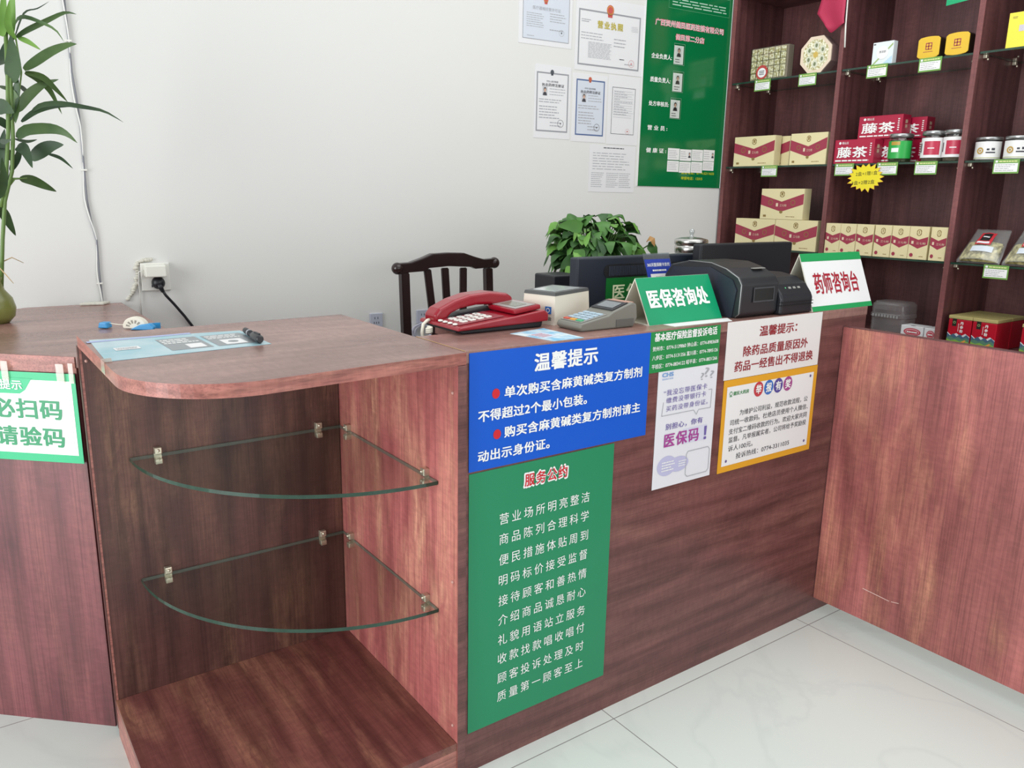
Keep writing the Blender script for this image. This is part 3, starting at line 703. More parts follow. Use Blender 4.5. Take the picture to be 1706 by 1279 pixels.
# ------------------------------------------------------------------ monitors on the desk behind
def monitor(loc, x0, x1, y, z0, z1, label, vents=True):
    t = thing('monitor', ((x0 + x1) / 2, y, .752), label, 'monitor')
    b = B(); b.box(x0, x1, y, y + .035, z0, z1, 0, bev=.006, seg=3); cs = b.build('casing', darkslate if vents else black, t)
    b = B(); b.box(x0 + .012, x1 - .012, y + .0352, y + .0358, z0 + .02, z1 - .012); b.build('screen', plain('dark_screen', (16, 18, 22), .08), cs)
    xm = (x0 + x1) / 2
    b = B(); b.box(xm - .03, xm + .03, y + .006, y + .03, .764, z0 + .002, 0, bev=.002); b.build('stand_neck', black, t)
    b = B(); b.prism([(xm + .11 * cos(2 * pi * k / 28), y + .062 + .07 * sin(2 * pi * k / 28)) for k in range(28)], .7523, .7638, bev=.002); b.build('stand_base', black, t)
    if vents:
        ov = lambda a, c, r: [(c + r * cos(pi / 2 + pi * k / 10), a + r * sin(pi / 2 + pi * k / 10)) for k in range(11)]
        cz_, r = 1.050, .0185; u0, u1 = x0 + .118, x1 - .035
        pts = [(u0 + r * cos(pi / 2 + pi * k / 10), cz_ + r * sin(pi / 2 + pi * k / 10)) for k in range(11)] + [(u1 + r * cos(-pi / 2 + pi * k / 10), cz_ + r * sin(-pi / 2 + pi * k / 10)) for k in range(11)]
        f = Frame((0, y, 0), (1, 0, 0), (0, 0, 1)); b = B()
        b.prism(pts, .0002, .0014, 0, f)
        k = u0 + .002
        while k < u1: b.box(k, k + .0022, 1.036, 1.064, .0014, .003, 1, fr=f); k += .006
        b.build('vent', [plain('vent_dark', (14, 16, 20), .6), plain('vent_rib', (62, 68, 82), .4)], cs)
    return t
monitor(0, .634, 1.170, .42, .80, 1.091, 'large slate monitor back with a slotted vent and a green sign stuck on')
monitor(0, 1.062, 1.512, .352, .86, 1.124, 'black monitor back rising behind the receipt printer, nearest the shelving', False)
MB_ = Frame((0, .4197, 0), (1, 0, 0), (0, 0, 1))
o = board('monitor_sign', MB_, .744, 1.02, .93, 1.030, plain('dark_green_sign', (18, 108, 44), .4), 'dark green sign with pale lettering stuck to the back of the slate monitor', th=.0014)
letters(MB_, o, plain('pale_green_lettering', (222, 232, 190), .5), [('医保咨询', .770, .990, .966, 1.012, .02, 1.15)], .002)

# blue card in a clear stand
t = thing('card_stand', (.83, .31, .957), 'blue payment card in a clear tilted stand in front of the slate monitor', 'card stand')
s = Vector((.19, .10, 1.0)).normalized() if False else Vector((0, .16, 1)).normalized()
CS = Frame((.795, .296, .9575), Vector((1, 0, 0)), s)
sk = lambda u, v: (u - v * .22, v)
b = B(); b.prism([sk(.02, 0), sk(.125, 0), sk(.125, .15), sk(.02, .15)], .0, .002, 0, CS); b.build('clear_stand', thin_glass('acrylic', (214, 222, 226), .1, .03, .06, (160, 168, 176)), t)
b = B(); b.box(.80, .92, .288, .336, .9571, .9592); b.build('stand_foot', MATS['acrylic'], t)
b = B(); b.prism([sk(.022, .02), sk(.123, .02), sk(.123, .133), sk(.022, .133)], .0021, .0027, 0, CS)
b.flat([sk(.034, .03), sk(.112, .03), sk(.112, .092), sk(.034, .092)], .0031, 1, CS); b.build('card', [plain('royal_blue_print', (42, 66, 170), .4), white_paper], t)
CS2 = Frame(CS.p(0, 0, .0034), CS.U, (CS.V - CS.U * .22))
b = B(); b.text(CS2, '365天医保刷卡支付', .028, .117, .115, .126, 0, 0, .02); b.rows(CS2, .045, .10, .100, .108, 1, 0, 0, .6); b.build('lettering', white_ink, t)
b = B(); b.text(CS2, '微信扫码支付', .052, .096, .080, .087, .0006, 0, 0.); b.build('lettering', dark_ink, t)

o = B().box(.697, .80, .60, .70, .7525, 1.024, 0, bev=.006, seg=3)
t = o.build('desktop_speaker', black); tag(t, 'black box speaker half hidden behind the left edge of the slate monitor', 'speaker')
b = B(); b.lathe([(.036, 0), (.034, .002), (.010, -.0), (.0005, .004)], (0, 0, 0), 24); 
b.v = [Vector((.7485 + v.x, .5995 - v.z, .86 + v.y)) for v in b.v]; b.build('cone', plain('speaker_cone', (52, 52, 54), .6), t)

# ------------------------------------------------------------------ pothos and glass canister
t = thing('potted_plant', (1.03, .80, .752), 'bushy green potted plant behind the slate monitor', 'plant')
b = B(); b.lathe([(.001, 0), (.075, 0), (.082, .01), (.10, .13), (.104, .15), (.096, .15), (.09, .13), (.001, .128)], (1.03, .80, .7525), 28); b.build('pot', plain('white_ceramic_pot', (214, 214, 208), .3), t)
B().lathe([(.089, .129), (.05, .134), (.001, .136)], (1.03, .80, .7525), 20).build('soil', plain('potting_soil', (52, 38, 28), .9, noise=.4, nscale=60), t)
def leaf_mat(name, c1, c2):
    m = paper_print(name, c1, c2, 9, .5); return m
lm = [leaf_mat('leaf_dark', (36, 72, 32), (52, 94, 40)), leaf_mat('leaf_mid', (58, 104, 42), (78, 128, 54)), leaf_mat('leaf_light', (94, 146, 58), (112, 162, 72))]
ld_ = [leaf_mat('blade_dark', (34, 58, 34), (54, 80, 44)), leaf_mat('blade_mid', (58, 86, 44), (82, 110, 58)), leaf_mat('blade_light', (98, 140, 58), (124, 164, 76))]
rnd = random.Random(11); fb = B(); sb = B()
for k in range(210):
    th = rnd.uniform(0, 2 * pi); ph = math.asin(rnd.uniform(-.8, 1)); rr = rnd.uniform(.55, 1.0)
    c = Vector((1.03 + .140 * rr * cos(th) * cos(ph), .80 + .130 * rr * sin(th) * cos(ph), 1.104 + .108 * rr * sin(ph)))
    out = Vector((cos(th) * cos(ph), sin(th) * cos(ph), .15 * sin(ph) - .15)).normalized()
    out = (out + Vector((-.25, -.35, 0))).normalized()
    L_ = rnd.uniform(.050, .085); droop = Vector((0, 0, -rnd.uniform(.1, .95)))
    p0 = c; p1 = c + out * L_ * .5 + Vector((0, 0, .006)); p2 = c + out * L_ * .75 + droop * L_ * .6
    sd = out.cross(Vector((0, 0, 1))) + Vector((rnd.uniform(-.5, .5), rnd.uniform(-.5, .5), rnd.uniform(-.8, .8)))
    fb.leaf([p0, p1, p2], L_ * rnd.uniform(.55, .7), sd, rnd.choice([0, 0, 1, 1, 1, 2]), .2, 6, True)
    if k % 2: continue
    st = Vector((1.03 + rnd.uniform(-.04, .04), .80 + rnd.uniform(-.04, .04), .89))
    sb.tube([st, (st + c) / 2 + Vector((0, 0, .04)), c], .002, 0, 5, cap=False)
for (x, y, z, dx, dy, dz, mi) in ((.92, .74, 1.158, -.085, .02, .006, 1), (.90, .73, 1.09, .0, -.01, -.07, 1), (.885, .74, 1.03, -.02, .0, -.05, 2), (1.10, .70, 1.10, .06, -.03, -.05, 2), (.905, .74, 1.02, .02, -.02, -.06, 1), (.90, .75, 1.055, -.05, .01, -.03, 0)):
    p = Vector((x, y, z)); d_ = Vector((dx, dy, dz)); sd = d_.cross(Vector((.57, .8, 0)))
    fb.leaf([p, p + d_ * .5 + Vector((0, 0, .006)), p + d_], .042, sd, mi, .12, 7, True)
p = Vector((1.225, .74, 1.095)); fb.leaf([p, p + Vector((.018, -.01, -.015)), p + Vector((.034, -.01, -.07))], .045, Vector((1, 0, .4)), 1, .2, 6, True)
fb.build('foliage', lm, t)
sb.tube([(1.13, .77, 1.05), (1.18, .75, 1.07), (1.225, .74, 1.095)], .0025, 0, 5); sb.build('stems', plain('plant_stem', (74, 110, 52), .5), t)
b = B(); b.leaf([(1.218, .738, 1.107), (1.232, .728, 1.117), (1.246, .726, 1.092)], .03, (1, 0, .6), 0, .2, 5, True); b.build('withered_leaf', plain('withered_brown', (186, 140, 84), .6), t, label='withered brown leaf tip')

t = thing('glass_canister', (1.315, .62, .752), 'glass canister with a steel lid behind the monitors', 'canister')
c = (1.315, .62, .7525)
B().lathe([(.001, .002), (.050, .002), (.055, .008), (.055, .345), (.052, .345), (.052, .010), (.001, .009)], c, 28).build('glass_body', jar_glass, t)
B().lathe([(.0555, .325), (.0565, .326), (.0565, .345), (.0545, .347), (.0545, .351), (.0575, .353), (.0575, .366), (.0545, .370), (.035, .375), (.010, .378), (.001, .378)], c, 32).build('lid', steel, t)
B().lathe([(.008, .378), (.006, .384), (.009, .392), (.009, .400), (.003, .406), (.001, .406)], c, 16).build('knob', thin_glass('clear_knob', (220, 224, 224), .25, .05, .2), t)

# ------------------------------------------------------------------ chair behind the counter
t = thing('wooden_chair', (.655, .95, 0), 'dark lacquered wooden chair with slatted back behind the counter', 'chair')
rail = [(.455, 1.028), (.50, 1.030), (.545, 1.043), (.585, 1.0575), (.65, 1.0595), (.715, 1.057), (.755, 1.044), (.80, 1.032), (.853, 1.034), (.853, 1.0), (.80, 1.0), (.765, .9985), (.748, 1.006), (.65, 1.012), (.573, 1.008), (.556, .998), (.50, .996), (.455, .992)]
RX = Frame((0, 1.15, 0), (1, 0, 0), (0, 0, 1))
b = B(); b.prism(rail, -.014, .014, 0, RX, bev=.004, seg=3)
for x, z in ((.454, 1.010), (.852, 1.017)): b.ball((x, 1.15, z), .0205)
b.build('top_rail', chair_wood, t)
def bar(x0, z0, x1, z1, w, d, y0=1.15, y1=1.15):
    b = B(); p0, p1 = Vector((x0, y0, z0)), Vector((x1, y1, z1))
    vs_ = []
    for p in (p0, p1):
        for a, c in ((-1, -1), (1, -1), (1, 1), (-1, 1)): vs_.append(p + Vector((a * w / 2, c * d / 2, 0)))
    bm_ = bmesh.new(); vv_ = [bm_.verts.new(v) for v in vs_]
    for f in ((3, 2, 1, 0), (4, 5, 6, 7), (0, 1, 5, 4), (1, 2, 6, 5), (2, 3, 7, 6), (3, 0, 4, 7)): bm_.faces.new([vv_[i] for i in f])
    bmesh.ops.recalc_face_normals(bm_, faces=bm_.faces[:]); bmesh.ops.bevel(bm_, geom=bm_.edges[:], offset=.003, segments=2, affect='EDGES')
    return b.bm(bm_)
bar(.478, .47, .479, .995, .031, .028, 1.12, 1.15).build('back_post', chair_wood, t); bar(.826, .47, .824, .999, .029, .028, 1.12, 1.15).build('back_post', chair_wood, t)
bar(.622, .462, .570, 1.004, .027, .014, 1.115, 1.15).build('slat', chair_wood, t); bar(.656, .462, .641, 1.006, .028, .014, 1.115, 1.15).build('slat', chair_wood, t); bar(.695, .462, .718, 1.004, .027, .014, 1.115, 1.15).build('slat', chair_wood, t)
B().box(.455, .85, .73, 1.125, .432, .462, bev=.008, seg=3).build('seat', chair_wood, t)
for x in (.476, .828):
    for y in (.752, 1.105): bar(x, .0005, x, .4315, .032, .032, y, y).build('leg', chair_wood, t)
for x in (.476, .828): bar(x, .12, x, .15, .018, .33, .9285, .9285).build('stretcher', chair_wood, t)

# ------------------------------------------------------------------ wall sockets and cables
socket_grey = plain('bluish_grey_plate', (186, 190, 204), .4)
def wall_socket(u, v, w, h, mat, label):
    b = B(); b.box(u, u + w, v, v + h, .0004, .008, 0, bev=.002, fr=WALL); o = b.build('wall_socket', mat); tag(o, label, 'socket')
    b = B(); cu, cv = u + w / 2, v + h / 2
    for du in (-.006, .006): b.rect(cu + du - .0015, cu + du + .0015, cv + .004, cv + .012, .0082, 0, WALL)
    for du in (-.009, 0, .009): b.rect(cu + du - .0015, cu + du + .0015, cv - .014, cv - .006, .0082, 0, WALL)
    b.build('pin_holes', plain('hole_dark', (70, 74, 90), .6), o); return o
wall_socket(.987, .766, .051, .052, socket_grey, 'small grey wall socket low on the wall left of the chair')
wall_socket(1.179, .768, .051, .052, socket_grey, 'small grey wall socket seen between the chair back slats')
b = B(); rnd = random.Random(3)
for k in range(6):
    r0 = rnd.uniform(.028, .045); ph = rnd.uniform(0, 6)
    b.tube([WALL.p(1.20 + r0 * 1.2 * cos(a) + .003 * sin(3 * a + ph), .738 + r0 * .8 * sin(a), .012 + k * .004 + .002 * sin(a * 2 + ph)) for a in [2 * pi * i / 20 for i in range(21)]], .0026, 0, 6)
b.tube([WALL.p(1.20, .757, .018), WALL.p(1.206, .772, .014), WALL.p(1.206, .786, .0085)], .003, 0, 6)
o = b.build('cable_hank', plain('lavender_white_cable', (206, 206, 222), .45)); tag(o, 'coiled whitish cable hanging from the socket behind the chair', 'cable')

o = B().box(.213, .300, .937, 1.026, .0004, .009, 0, bev=.002, fr=WALL).build('wall_socket', white_pl); tag(o, 'large white wall socket above the counters with two plugs in it', 'socket')
b = B()
for du in (-.02, .0): b.rect(.262 + du, .266 + du, .948, .956, .0093, 0, WALL)
b.build('pin_holes', MATS['hole_dark'], o)
o = B().box(.222, .285, .984, 1.022, .0095, .055, 0, bev=.004, fr=WALL).build('power_adapter', plain('ivory_plastic', (236, 236, 226), .35)); tag(o, 'ivory power adapter plugged into the upper half of the large wall socket', 'adapter')
b = B(); b.tube([WALL.p(.222, 1.004, .02), WALL.p(.206, 1.0, .02), WALL.p(.204, .97, .012), WALL.p(.206, .93, .006), WALL.p(.205, .86, .006)], .0016, 0, 6); b.build('cord', white_pl, o)
t = thing('black_power_plug', WALL.p(.262, .968, .0095), 'black round power plug with its cord hanging from the large wall socket', 'plug')
b = B(); b.lathe([(.001, 0), (.0195, 0), (.0205, .004), (.0195, .016), (.012, .026), (.001, .028)], (0, 0, 0), 20)
b.v = [WALL.p(.262 + v.x, .9625 + v.y, .0095 + v.z) for v in b.v]; pb = b.build('plug_body', black, t)
b = B(); b.tube([WALL.p(.262, .9595, .03), WALL.p(.266, .948, .032), WALL.p(.272, .935, .03)], [.009, .008, .006], 0, 10); b.build('strain_relief', black, pb)
b = B(); b.tube([WALL.p(.270, .94, .03), WALL.p(.280, .922, .027), WALL.p(.305, .89, .02), WALL.p(.335, .848, .012), WALL.p(.356, .815, .008), WALL.p(.39, .76, .008), WALL.p(.42, .70, .008)], .0045, 0, 8); b.build('cord', black, t)
# crumpled sealing patch around the socket
b = B(); rnd = random.Random(5)
path = [(.245, 1.037), (.225, 1.036), (.207, 1.028), (.201, 1.01), (.203, .985), (.198, .962), (.190, .945), (.180, .925), (.166, .906)]
for k in range(len(path) - 1):
    (u0, v0), (u1, v1) = path[k], path[k + 1]
    for q in range(3):
        f = q / 3; b.ball(WALL.p(u0 + (u1 - u0) * f + rnd.uniform(-.002, .002), v0 + (v1 - v0) * f, .003), rnd.uniform(.005, .0085), k=8, sz=.8)
o = b.build('sealing_putty', plain('grey_putty', (206, 204, 192), .7, noise=.15, nscale=90)); tag(o, 'crumpled off-white putty strip trailing down beside the large wall socket', 'putty')
# cable running down the wall
cp = [(.060, 2.25), (.066, 2.05), (.070, 1.90), (.073, 1.789), (.074, 1.683), (.073, 1.592), (.080, 1.499), (.082, 1.439), (.080, 1.317), (.079, 1.227), (.084, 1.164), (.095, 1.10), (.093, 1.007), (.094, .95), (.094, .86)]
t = thing('wall_cable', WALL.p(.08, 1.5, .004), 'twisted grey and white cable pair clipped down the wall at the left', 'cable')
fine = []
for k in range(len(cp) - 1):
    for q in range(6):
        f = q / 6; fine.append((cp[k][0] + (cp[k + 1][0] - cp[k][0]) * f, cp[k][1] + (cp[k + 1][1] - cp[k][1]) * f))
b = B(); b.tube([WALL.p(u + .0016, v, .0042) for u, v in fine], .0028, 0, 8); b.build('grey_cable', plain('grey_cable', (128, 130, 138), .5), t, label='grey cable')
b = B(); b.tube([WALL.p(u - .001 + .0035 * sin(i * .32), v, .0062 + .002 * cos(i * .32)) for i, (u, v) in enumerate(fine)], .0020, 0, 8); b.build('white_cable', plain('white_cable', (226, 226, 222), .5), t, label='white cable')
for u, v in ((.074, 1.678), (.081, 1.311), (.092, .966)):
    b = B(); b.box(u - .007, u + .009, v - .0025, v + .0025, .0003, .0088, 0, bev=.001, fr=WALL); b.build('cable_tie', white_pl, t)
DRAC = [([(-0.587, 1.2, 1.625), (-0.563, 1.183, 1.642), (-0.523, 1.166, 1.665), (-0.479, 1.149, 1.689), (-0.454, 1.132, 1.686)], 0.0135, 1), ([(-0.593, 1.2, 1.627), (-0.584, 1.181, 1.66), (-0.568, 1.161, 1.669), (-0.538, 1.142, 1.659), (-0.507, 1.122, 1.641), (-0.493, 1.103, 1.612)], 0.0105, 1), ([(-0.583, 1.2, 1.625), (-0.562, 1.184, 1.614), (-0.539, 1.167, 1.596)], 0.0135, 2), ([(-0.619, 1.2, 1.624), (-0.614, 1.157, 1.66), (-0.608, 1.114, 1.727)], 0.021, 2), ([(-0.601, 1.2, 1.629), (-0.596, 1.147, 1.661), (-0.589, 1.095, 1.733)], 0.0225, 2), ([(-0.578, 1.2, 1.549), (-0.553, 1.192, 1.568), (-0.514, 1.184, 1.597), (-0.476, 1.176, 1.616), (-0.455, 1.168, 1.62)], 0.024, 1), ([(-0.576, 1.2, 1.542), (-0.547, 1.227, 1.534), (-0.517, 1.255, 1.507), (-0.492, 1.282, 1.452)], 0.0195, 1), ([(-0.576, 1.2, 1.543), (-0.537, 1.219, 1.537), (-0.507, 1.237, 1.512), (-0.478, 1.256, 1.482)], 0.0165, 1), ([(-0.603, 1.2, 1.445), (-0.577, 1.216, 1.483), (-0.538, 1.232, 1.518), (-0.495, 1.248, 1.538)], 0.0255, 1), ([(-0.571, 1.2, 1.447), (-0.548, 1.186, 1.464), (-0.508, 1.172, 1.47), (-0.454, 1.157, 1.464), (-0.408, 1.143, 1.455), (-0.367, 1.129, 1.429)], 0.0135, 0), ([(-0.597, 1.2, 1.42), (-0.562, 1.199, 1.448), (-0.519, 1.199, 1.463), (-0.465, 1.198, 1.468)], 0.015, 0), ([(-0.61, 1.2, 1.379), (-0.588, 1.185, 1.4), (-0.535, 1.17, 1.406), (-0.503, 1.156, 1.395), (-0.481, 1.141, 1.371)], 0.0285, 1), ([(-0.585, 1.2, 1.329), (-0.561, 1.173, 1.348), (-0.538, 1.145, 1.361), (-0.516, 1.118, 1.364)], 0.0375, 0), ([(-0.614, 1.2, 1.357), (-0.6, 1.152, 1.348), (-0.593, 1.103, 1.303)], 0.03, 0), ([(-0.545, 1.2, 1.343), (-0.52, 1.164, 1.331), (-0.499, 1.127, 1.305)], 0.009, 0), ([(-0.616, 1.2, 1.278), (-0.588, 1.228, 1.275), (-0.554, 1.256, 1.26), (-0.525, 1.284, 1.246)], 0.0255, 1), ([(-0.667, 1.2, 1.207), (-0.655, 1.231, 1.178), (-0.636, 1.262, 1.128)], 0.027, 0), ([(-0.659, 1.2, 1.353), (-0.639, 1.229, 1.349), (-0.627, 1.257, 1.323)], 0.027, 0), ([(-0.616, 1.2, 1.376), (-0.587, 1.228, 1.373), (-0.56, 1.256, 1.381)], 0.009, 0), ([(-0.61, 1.2, 1.518), (-0.6, 1.161, 1.565), (-0.605, 1.123, 1.617)], 0.042, 0), ([(-0.654, 1.2, 1.45), (-0.632, 1.174, 1.452), (-0.615, 1.148, 1.437)], 0.039, 0), ([(-0.651, 1.2, 1.427), (-0.636, 1.209, 1.415), (-0.627, 1.218, 1.4)], 0.024, 0), ([(-0.635, 1.2, 1.5), (-0.616, 1.221, 1.501), (-0.59, 1.241, 1.506)], 0.018, 1), ([(-0.59, 1.2, 1.51), (-0.577, 1.234, 1.502), (-0.564, 1.268, 1.495)], 0.012, 0), ([(-0.635, 1.2, 1.552), (-0.62, 1.237, 1.572), (-0.607, 1.274, 1.621)], 0.03, 0), ([(-0.649, 1.2, 1.37), (-0.64, 1.15, 1.366), (-0.631, 1.099, 1.37)], 0.0135, 0), ([(-0.647, 1.2, 1.273), (-0.646, 1.207, 1.348), (-0.635, 1.213, 1.401)], 0.024, 0), ([(-0.634, 1.2, 1.296), (-0.613, 1.214, 1.332), (-0.603, 1.228, 1.366)], 0.018, 0), ([(-0.625, 1.2, 1.422), (-0.604, 1.196, 1.482), (-0.594, 1.191, 1.529)], 0.027, 0), ([(-0.668, 1.2, 1.227), (-0.655, 1.16, 1.272), (-0.655, 1.119, 1.327)], 0.021, 0), ([(-0.61, 1.2, 1.497), (-0.604, 1.192, 1.459), (-0.612, 1.184, 1.414)], 0.021, 1), ([(-0.59, 1.2, 1.619), (-0.605, 1.15, 1.646), (-0.601, 1.1, 1.693)], 0.018, 2), ([(-0.591, 1.2, 1.622), (-0.561, 1.229, 1.689), (-0.526, 1.257, 1.71), (-0.493, 1.286, 1.737)], 0.0045, 0), ([(-0.643, 1.2, 1.663), (-0.685, 1.235, 1.718), (-0.732, 1.27, 1.724)], 0.018, 1), ([(-0.65, 1.2, 1.479), (-0.709, 1.2, 1.516), (-0.774, 1.2, 1.482)], 0.021, 1), ([(-0.662, 1.2, 1.347), (-0.727, 1.173, 1.371), (-0.781, 1.146, 1.325)], 0.024, 0)]
DSTEM = [[(-0.592, 1.2, 1.658), (-0.611, 1.2, 1.511), (-0.62, 1.2, 1.379), (-0.631, 1.2, 1.296), (-0.655, 1.2, 1.22), (-0.671, 1.2, 1.12), (-0.691, 1.2, 0.964)], [(-0.606, 1.2, 1.67), (-0.616, 1.2, 1.525), (-0.629, 1.2, 1.393), (-0.647, 1.2, 1.273), (-0.665, 1.2, 1.204)], [(-0.599, 1.2, 1.279), (-0.627, 1.2, 1.276), (-0.641, 1.2, 1.258)], [(-0.643, 1.2, 1.258), (-0.63, 1.2, 1.278), (-0.614, 1.2, 1.278)], [(-0.616, 1.2, 1.416), (-0.605, 1.2, 1.439), (-0.584, 1.2, 1.542), (-0.588, 1.2, 1.622)]]

# ------------------------------------------------------------------ things on the cabinet and on the angled counter
SH = [(-.588, .482), (-.596, .236), (-.292, .263), (-.296, .452)]
t = B(); t.prism(SH, .9572, .9580); o = t.build('laminated_sheet', paper_print('aqua_print', (138, 194, 208), (184, 214, 222), 7, .2), loc=(-.44, .36, .9572)); tag(o, 'laminated aqua information sheet taped on top of the corner cabinet', 'sheet')
AF = Frame((-.592, .24, .9581), (1, .06, 0), (-.02, 1, 0))
b = B(); b.rect(.118, .196, .035, .170, .0002, 0, AF); b.rect(.206, .288, .035, .165, .0002, 0, AF); b.rect(.155, .187, .045, .09, .0004, 1, AF); b.rect(.225, .268, .045, .10, .0004, 1, AF)
b.rows(AF, .122, .192, .105, .160, 3, .0004, 2, .5); b.rows(AF, .21, .285, .115, .158, 3, .0004, 2, .5); b.rect(.03, .075, .09, .12, .0004, 1, AF); b.rows(AF, .034, .072, .095, .115, 2, .0006, 0, .5)
b.rect(.0, .20, .205, .222, .0002, 3, AF)
b.disc(.246, .072, .010, .012, .0006, 0, AF); b.build('print', [plain('grey_print', (140, 146, 150), .3), white_paper, white_ink, plain('periwinkle_print', (166, 180, 226), .3)], o)
b = B(); b.prism([(-.600, .228), (-.588, .226), (-.584, .262), (-.600, .262)], .9583, .9586); b.box(-.6013, -.6006, .226, .262, .936, .9586); b.build('tape_strip', tape_mat, o, label='clear tape strip')
t = thing('marker_pen', (-.302, .33, .958), 'black capped marker pen lying on the laminated sheet', 'pen')
p0, p1 = Vector((-.298, .412, .9655)), Vector((-.312, .268, .9668)); d = (p1 - p0)
B().tube([p0, p0 + d * .06, p0 + d * .6], [.0042, .0062, .0072], 0, 12).build('barrel', black, t)
B().tube([p0 + d * .6, p0 + d * .62, p0 + d * .95, p1], [.0082, .0085, .0085, .006], 0, 12).build('cap', black2, t)
q = p0 + d * .8; B().box(q.x - .002, q.x + .002, q.y - .018, q.y + .014, q.z + .0075, q.z + .011, 0, bev=.001).build('clip', black, t)
b = B(); b.tube([p0 + d * .3, p0 + d * .36], .0071, 0, 12); b.build('print_band', grey_ink, t)

t = thing('tape_dispenser', (-.41, .92, .9035), 'cream and blue tape dispenser with its tape pulled out to a blue end block', 'tape dispenser')
TF = Frame((-.415, .925, .904), (.75, -.6, .0), (0, 0, 1))
b = B(); b.prism([(-.032, .002)] + [(-.004 + .031 * cos(pi - pi * k / 12), .006 + .026 * sin(pi - pi * k / 12)) for k in range(13)] + [(.026, .002)], -.010, .010, 0, TF, bev=.002); b.build('tape_disc', cream_pl, t)
b = B()
for k in range(6):
    a = pi - pi * (k + .5) / 6; b.flat([(-.004 + r * cos(a + da), .006 + r * .84 * sin(a + da)) for r, da in ((.012, -.16), (.022, -.13), (.022, .13), (.012, .16))], .0103, 0, TF)
b.build('cutouts', plain('disc_shadow_plastic', (150, 146, 134), .5), t)
sky_pl = plain('sky_blue_plastic', (54, 150, 210), .3)
b = B(); b.prism([(-.010, .001), (.052, .001), (.056, .010), (.046, .019), (.016, .014)], .0108, .024, 0, TF, bev=.003); b.prism([(.018, .001), (.054, .001), (.054, .016), (.024, .014)], -.014, -.0105, 0, TF); b.build('blue_case', sky_pl, t)
b = B(); b.prism([(-.100, .001), (-.073, .001), (-.076, .016), (-.096, .016)], -.012, .012, 0, TF, bev=.003, seg=3); b.build('end_block', sky_pl, t)
b = B(); b.tube([TF.p(-.074, .013), TF.p(-.05, .010), TF.p(-.03, .010)], .0012, 0, 6); b.build('tape_end', cream_pl, t)
o = B().prism([(-.476, 1.470), (-.41, 1.455), (-.385, 1.490), (-.46, 1.492)], .9037, .912, bev=.003).build('putty_lump', MATS['grey_putty']); tag(o, 'flat grey putty lump at the foot of the wall cable on the angled counter', 'putty')

# lucky bamboo style plant at the far left
t = thing('dracaena_plant', (-.70, 1.21, .9035), 'tall leafy plant in an olive vase on the angled counter at the left edge', 'plant')
b = B(); b.lathe([(.001, 0), (.03, 0), (.046, .018), (.050, .04), (.044, .066), (.028, .088), (.024, .11), (.028, .122), (.024, .122), (.02, .108), (.001, .10)], (-.708, 1.205, .9037), 24); b.build('vase', plain('olive_glaze', (120, 124, 66), .25, noise=.2, nscale=12), t)
b = B()
for s in DSTEM: b.tube(s, .0048 if len(s) > 4 else .002, 0, 8)
s = DSTEM[0][-1]; b.tube([s, (-.706, 1.205, .985), (-.708, 1.205, .95)], .0048, 0, 8)
b.build('stem', plain('cane_green', (96, 124, 62), .45), t)
b = B(); rnd = random.Random(2)
for P, w, tone in DRAC:
    d = Vector(P[-1]) - Vector(P[0]); sd = d.cross(Vector((.35 + rnd.uniform(-.2, .2), 1, rnd.uniform(-.3, .1))))
    sd = sd.normalized() + Vector((0, rnd.uniform(-.5, .5), 0))
    b.leaf(P, w, sd, tone, .18, 12)
b.build('foliage', ld_, t)
b = B()
for k in range(5):
    a = k * 1.3; b.tube([(-.705, 1.205, 1.02), (-.70 + .015 * cos(a), 1.205 + .015 * sin(a), 1.06), (-.695 + .04 * cos(a), 1.2 + .04 * sin(a), 1.075 - .01 * k), (-.69 + .06 * cos(a), 1.2 + .06 * sin(a), 1.06 - .012 * k)], [.002, .0018, .0015, .0008], 0, 5)
b.tube([(-.706, 1.205, .99), (-.705, 1.205, 1.03)], .006, 0, 6)
b.build('dry_roots', plain('dry_root', (186, 160, 120), .7), t)

# ------------------------------------------------------------------ papers on the wall
cert_white = plain('certificate_white', (226, 226, 228), .5); cert_blue = plain('certificate_pale_blue', (208, 214, 224), .5); border_grey = plain('border_grey', (150, 152, 157), .6)
border_blue = plain('border_blue', (84, 106, 150), .6); emblem_red = plain('emblem_red', (196, 84, 78), .5); emblem_gold = plain('emblem_gold', (208, 156, 70), .5); emblem_grey = plain('emblem_grey', (76, 80, 88), .6)
gold_ink = plain('gold_lettering', (190, 176, 70), .5); ink = plain('faint_ink', (166, 168, 173), .6); skin = plain('portrait_skin', (206, 168, 148), .6); photo_bg = plain('portrait_ground', (196, 198, 202), .6)
CM = [cert_white, cert_blue, border_grey, border_blue, emblem_red, emblem_gold, emblem_grey, ink, dark_ink, photo_bg, skin, plain('seal_pink', (214, 150, 156), .6)]
def portrait(b, fr, u, v, w, h, n, bgm=9, dark=8, sk=10):
    b.rect(u, u + w, v, v + h, n, bgm, fr); b.flat([(u + w * .08, v), (u + w * .92, v), (u + w * .80, v + h * .32), (u + w * .58, v + h * .40), (u + w * .42, v + h * .40), (u + w * .2, v + h * .32)], n + .0002, dark, fr)
    b.disc(u + w * .5, v + h * .66, w * .27, h * .25, n + .0003, dark, fr, 14); b.disc(u + w * .5, v + h * .58, w * .20, h * .20, n + .0005, sk, fr, 14)
def emblem(b, fr, u, v, r, n, m1=4, m2=5):
    b.disc(u, v, r, r * 1.1, n, m1, fr, 18); b.flat([(u - r * .6, v - r * 1.5), (u + r * .6, v - r * 1.5), (u + r * .7, v - r * .6), (u - r * .7, v - r * .6)], n, m1, fr); b.ring(u, v, r * .9, r * .16, n + .0002, m2, fr, 18)
    b.rect(u - r * .35, u + r * .35, v - r * .9, v - r * .65, n + .0002, m2, fr)
N1 = .0016
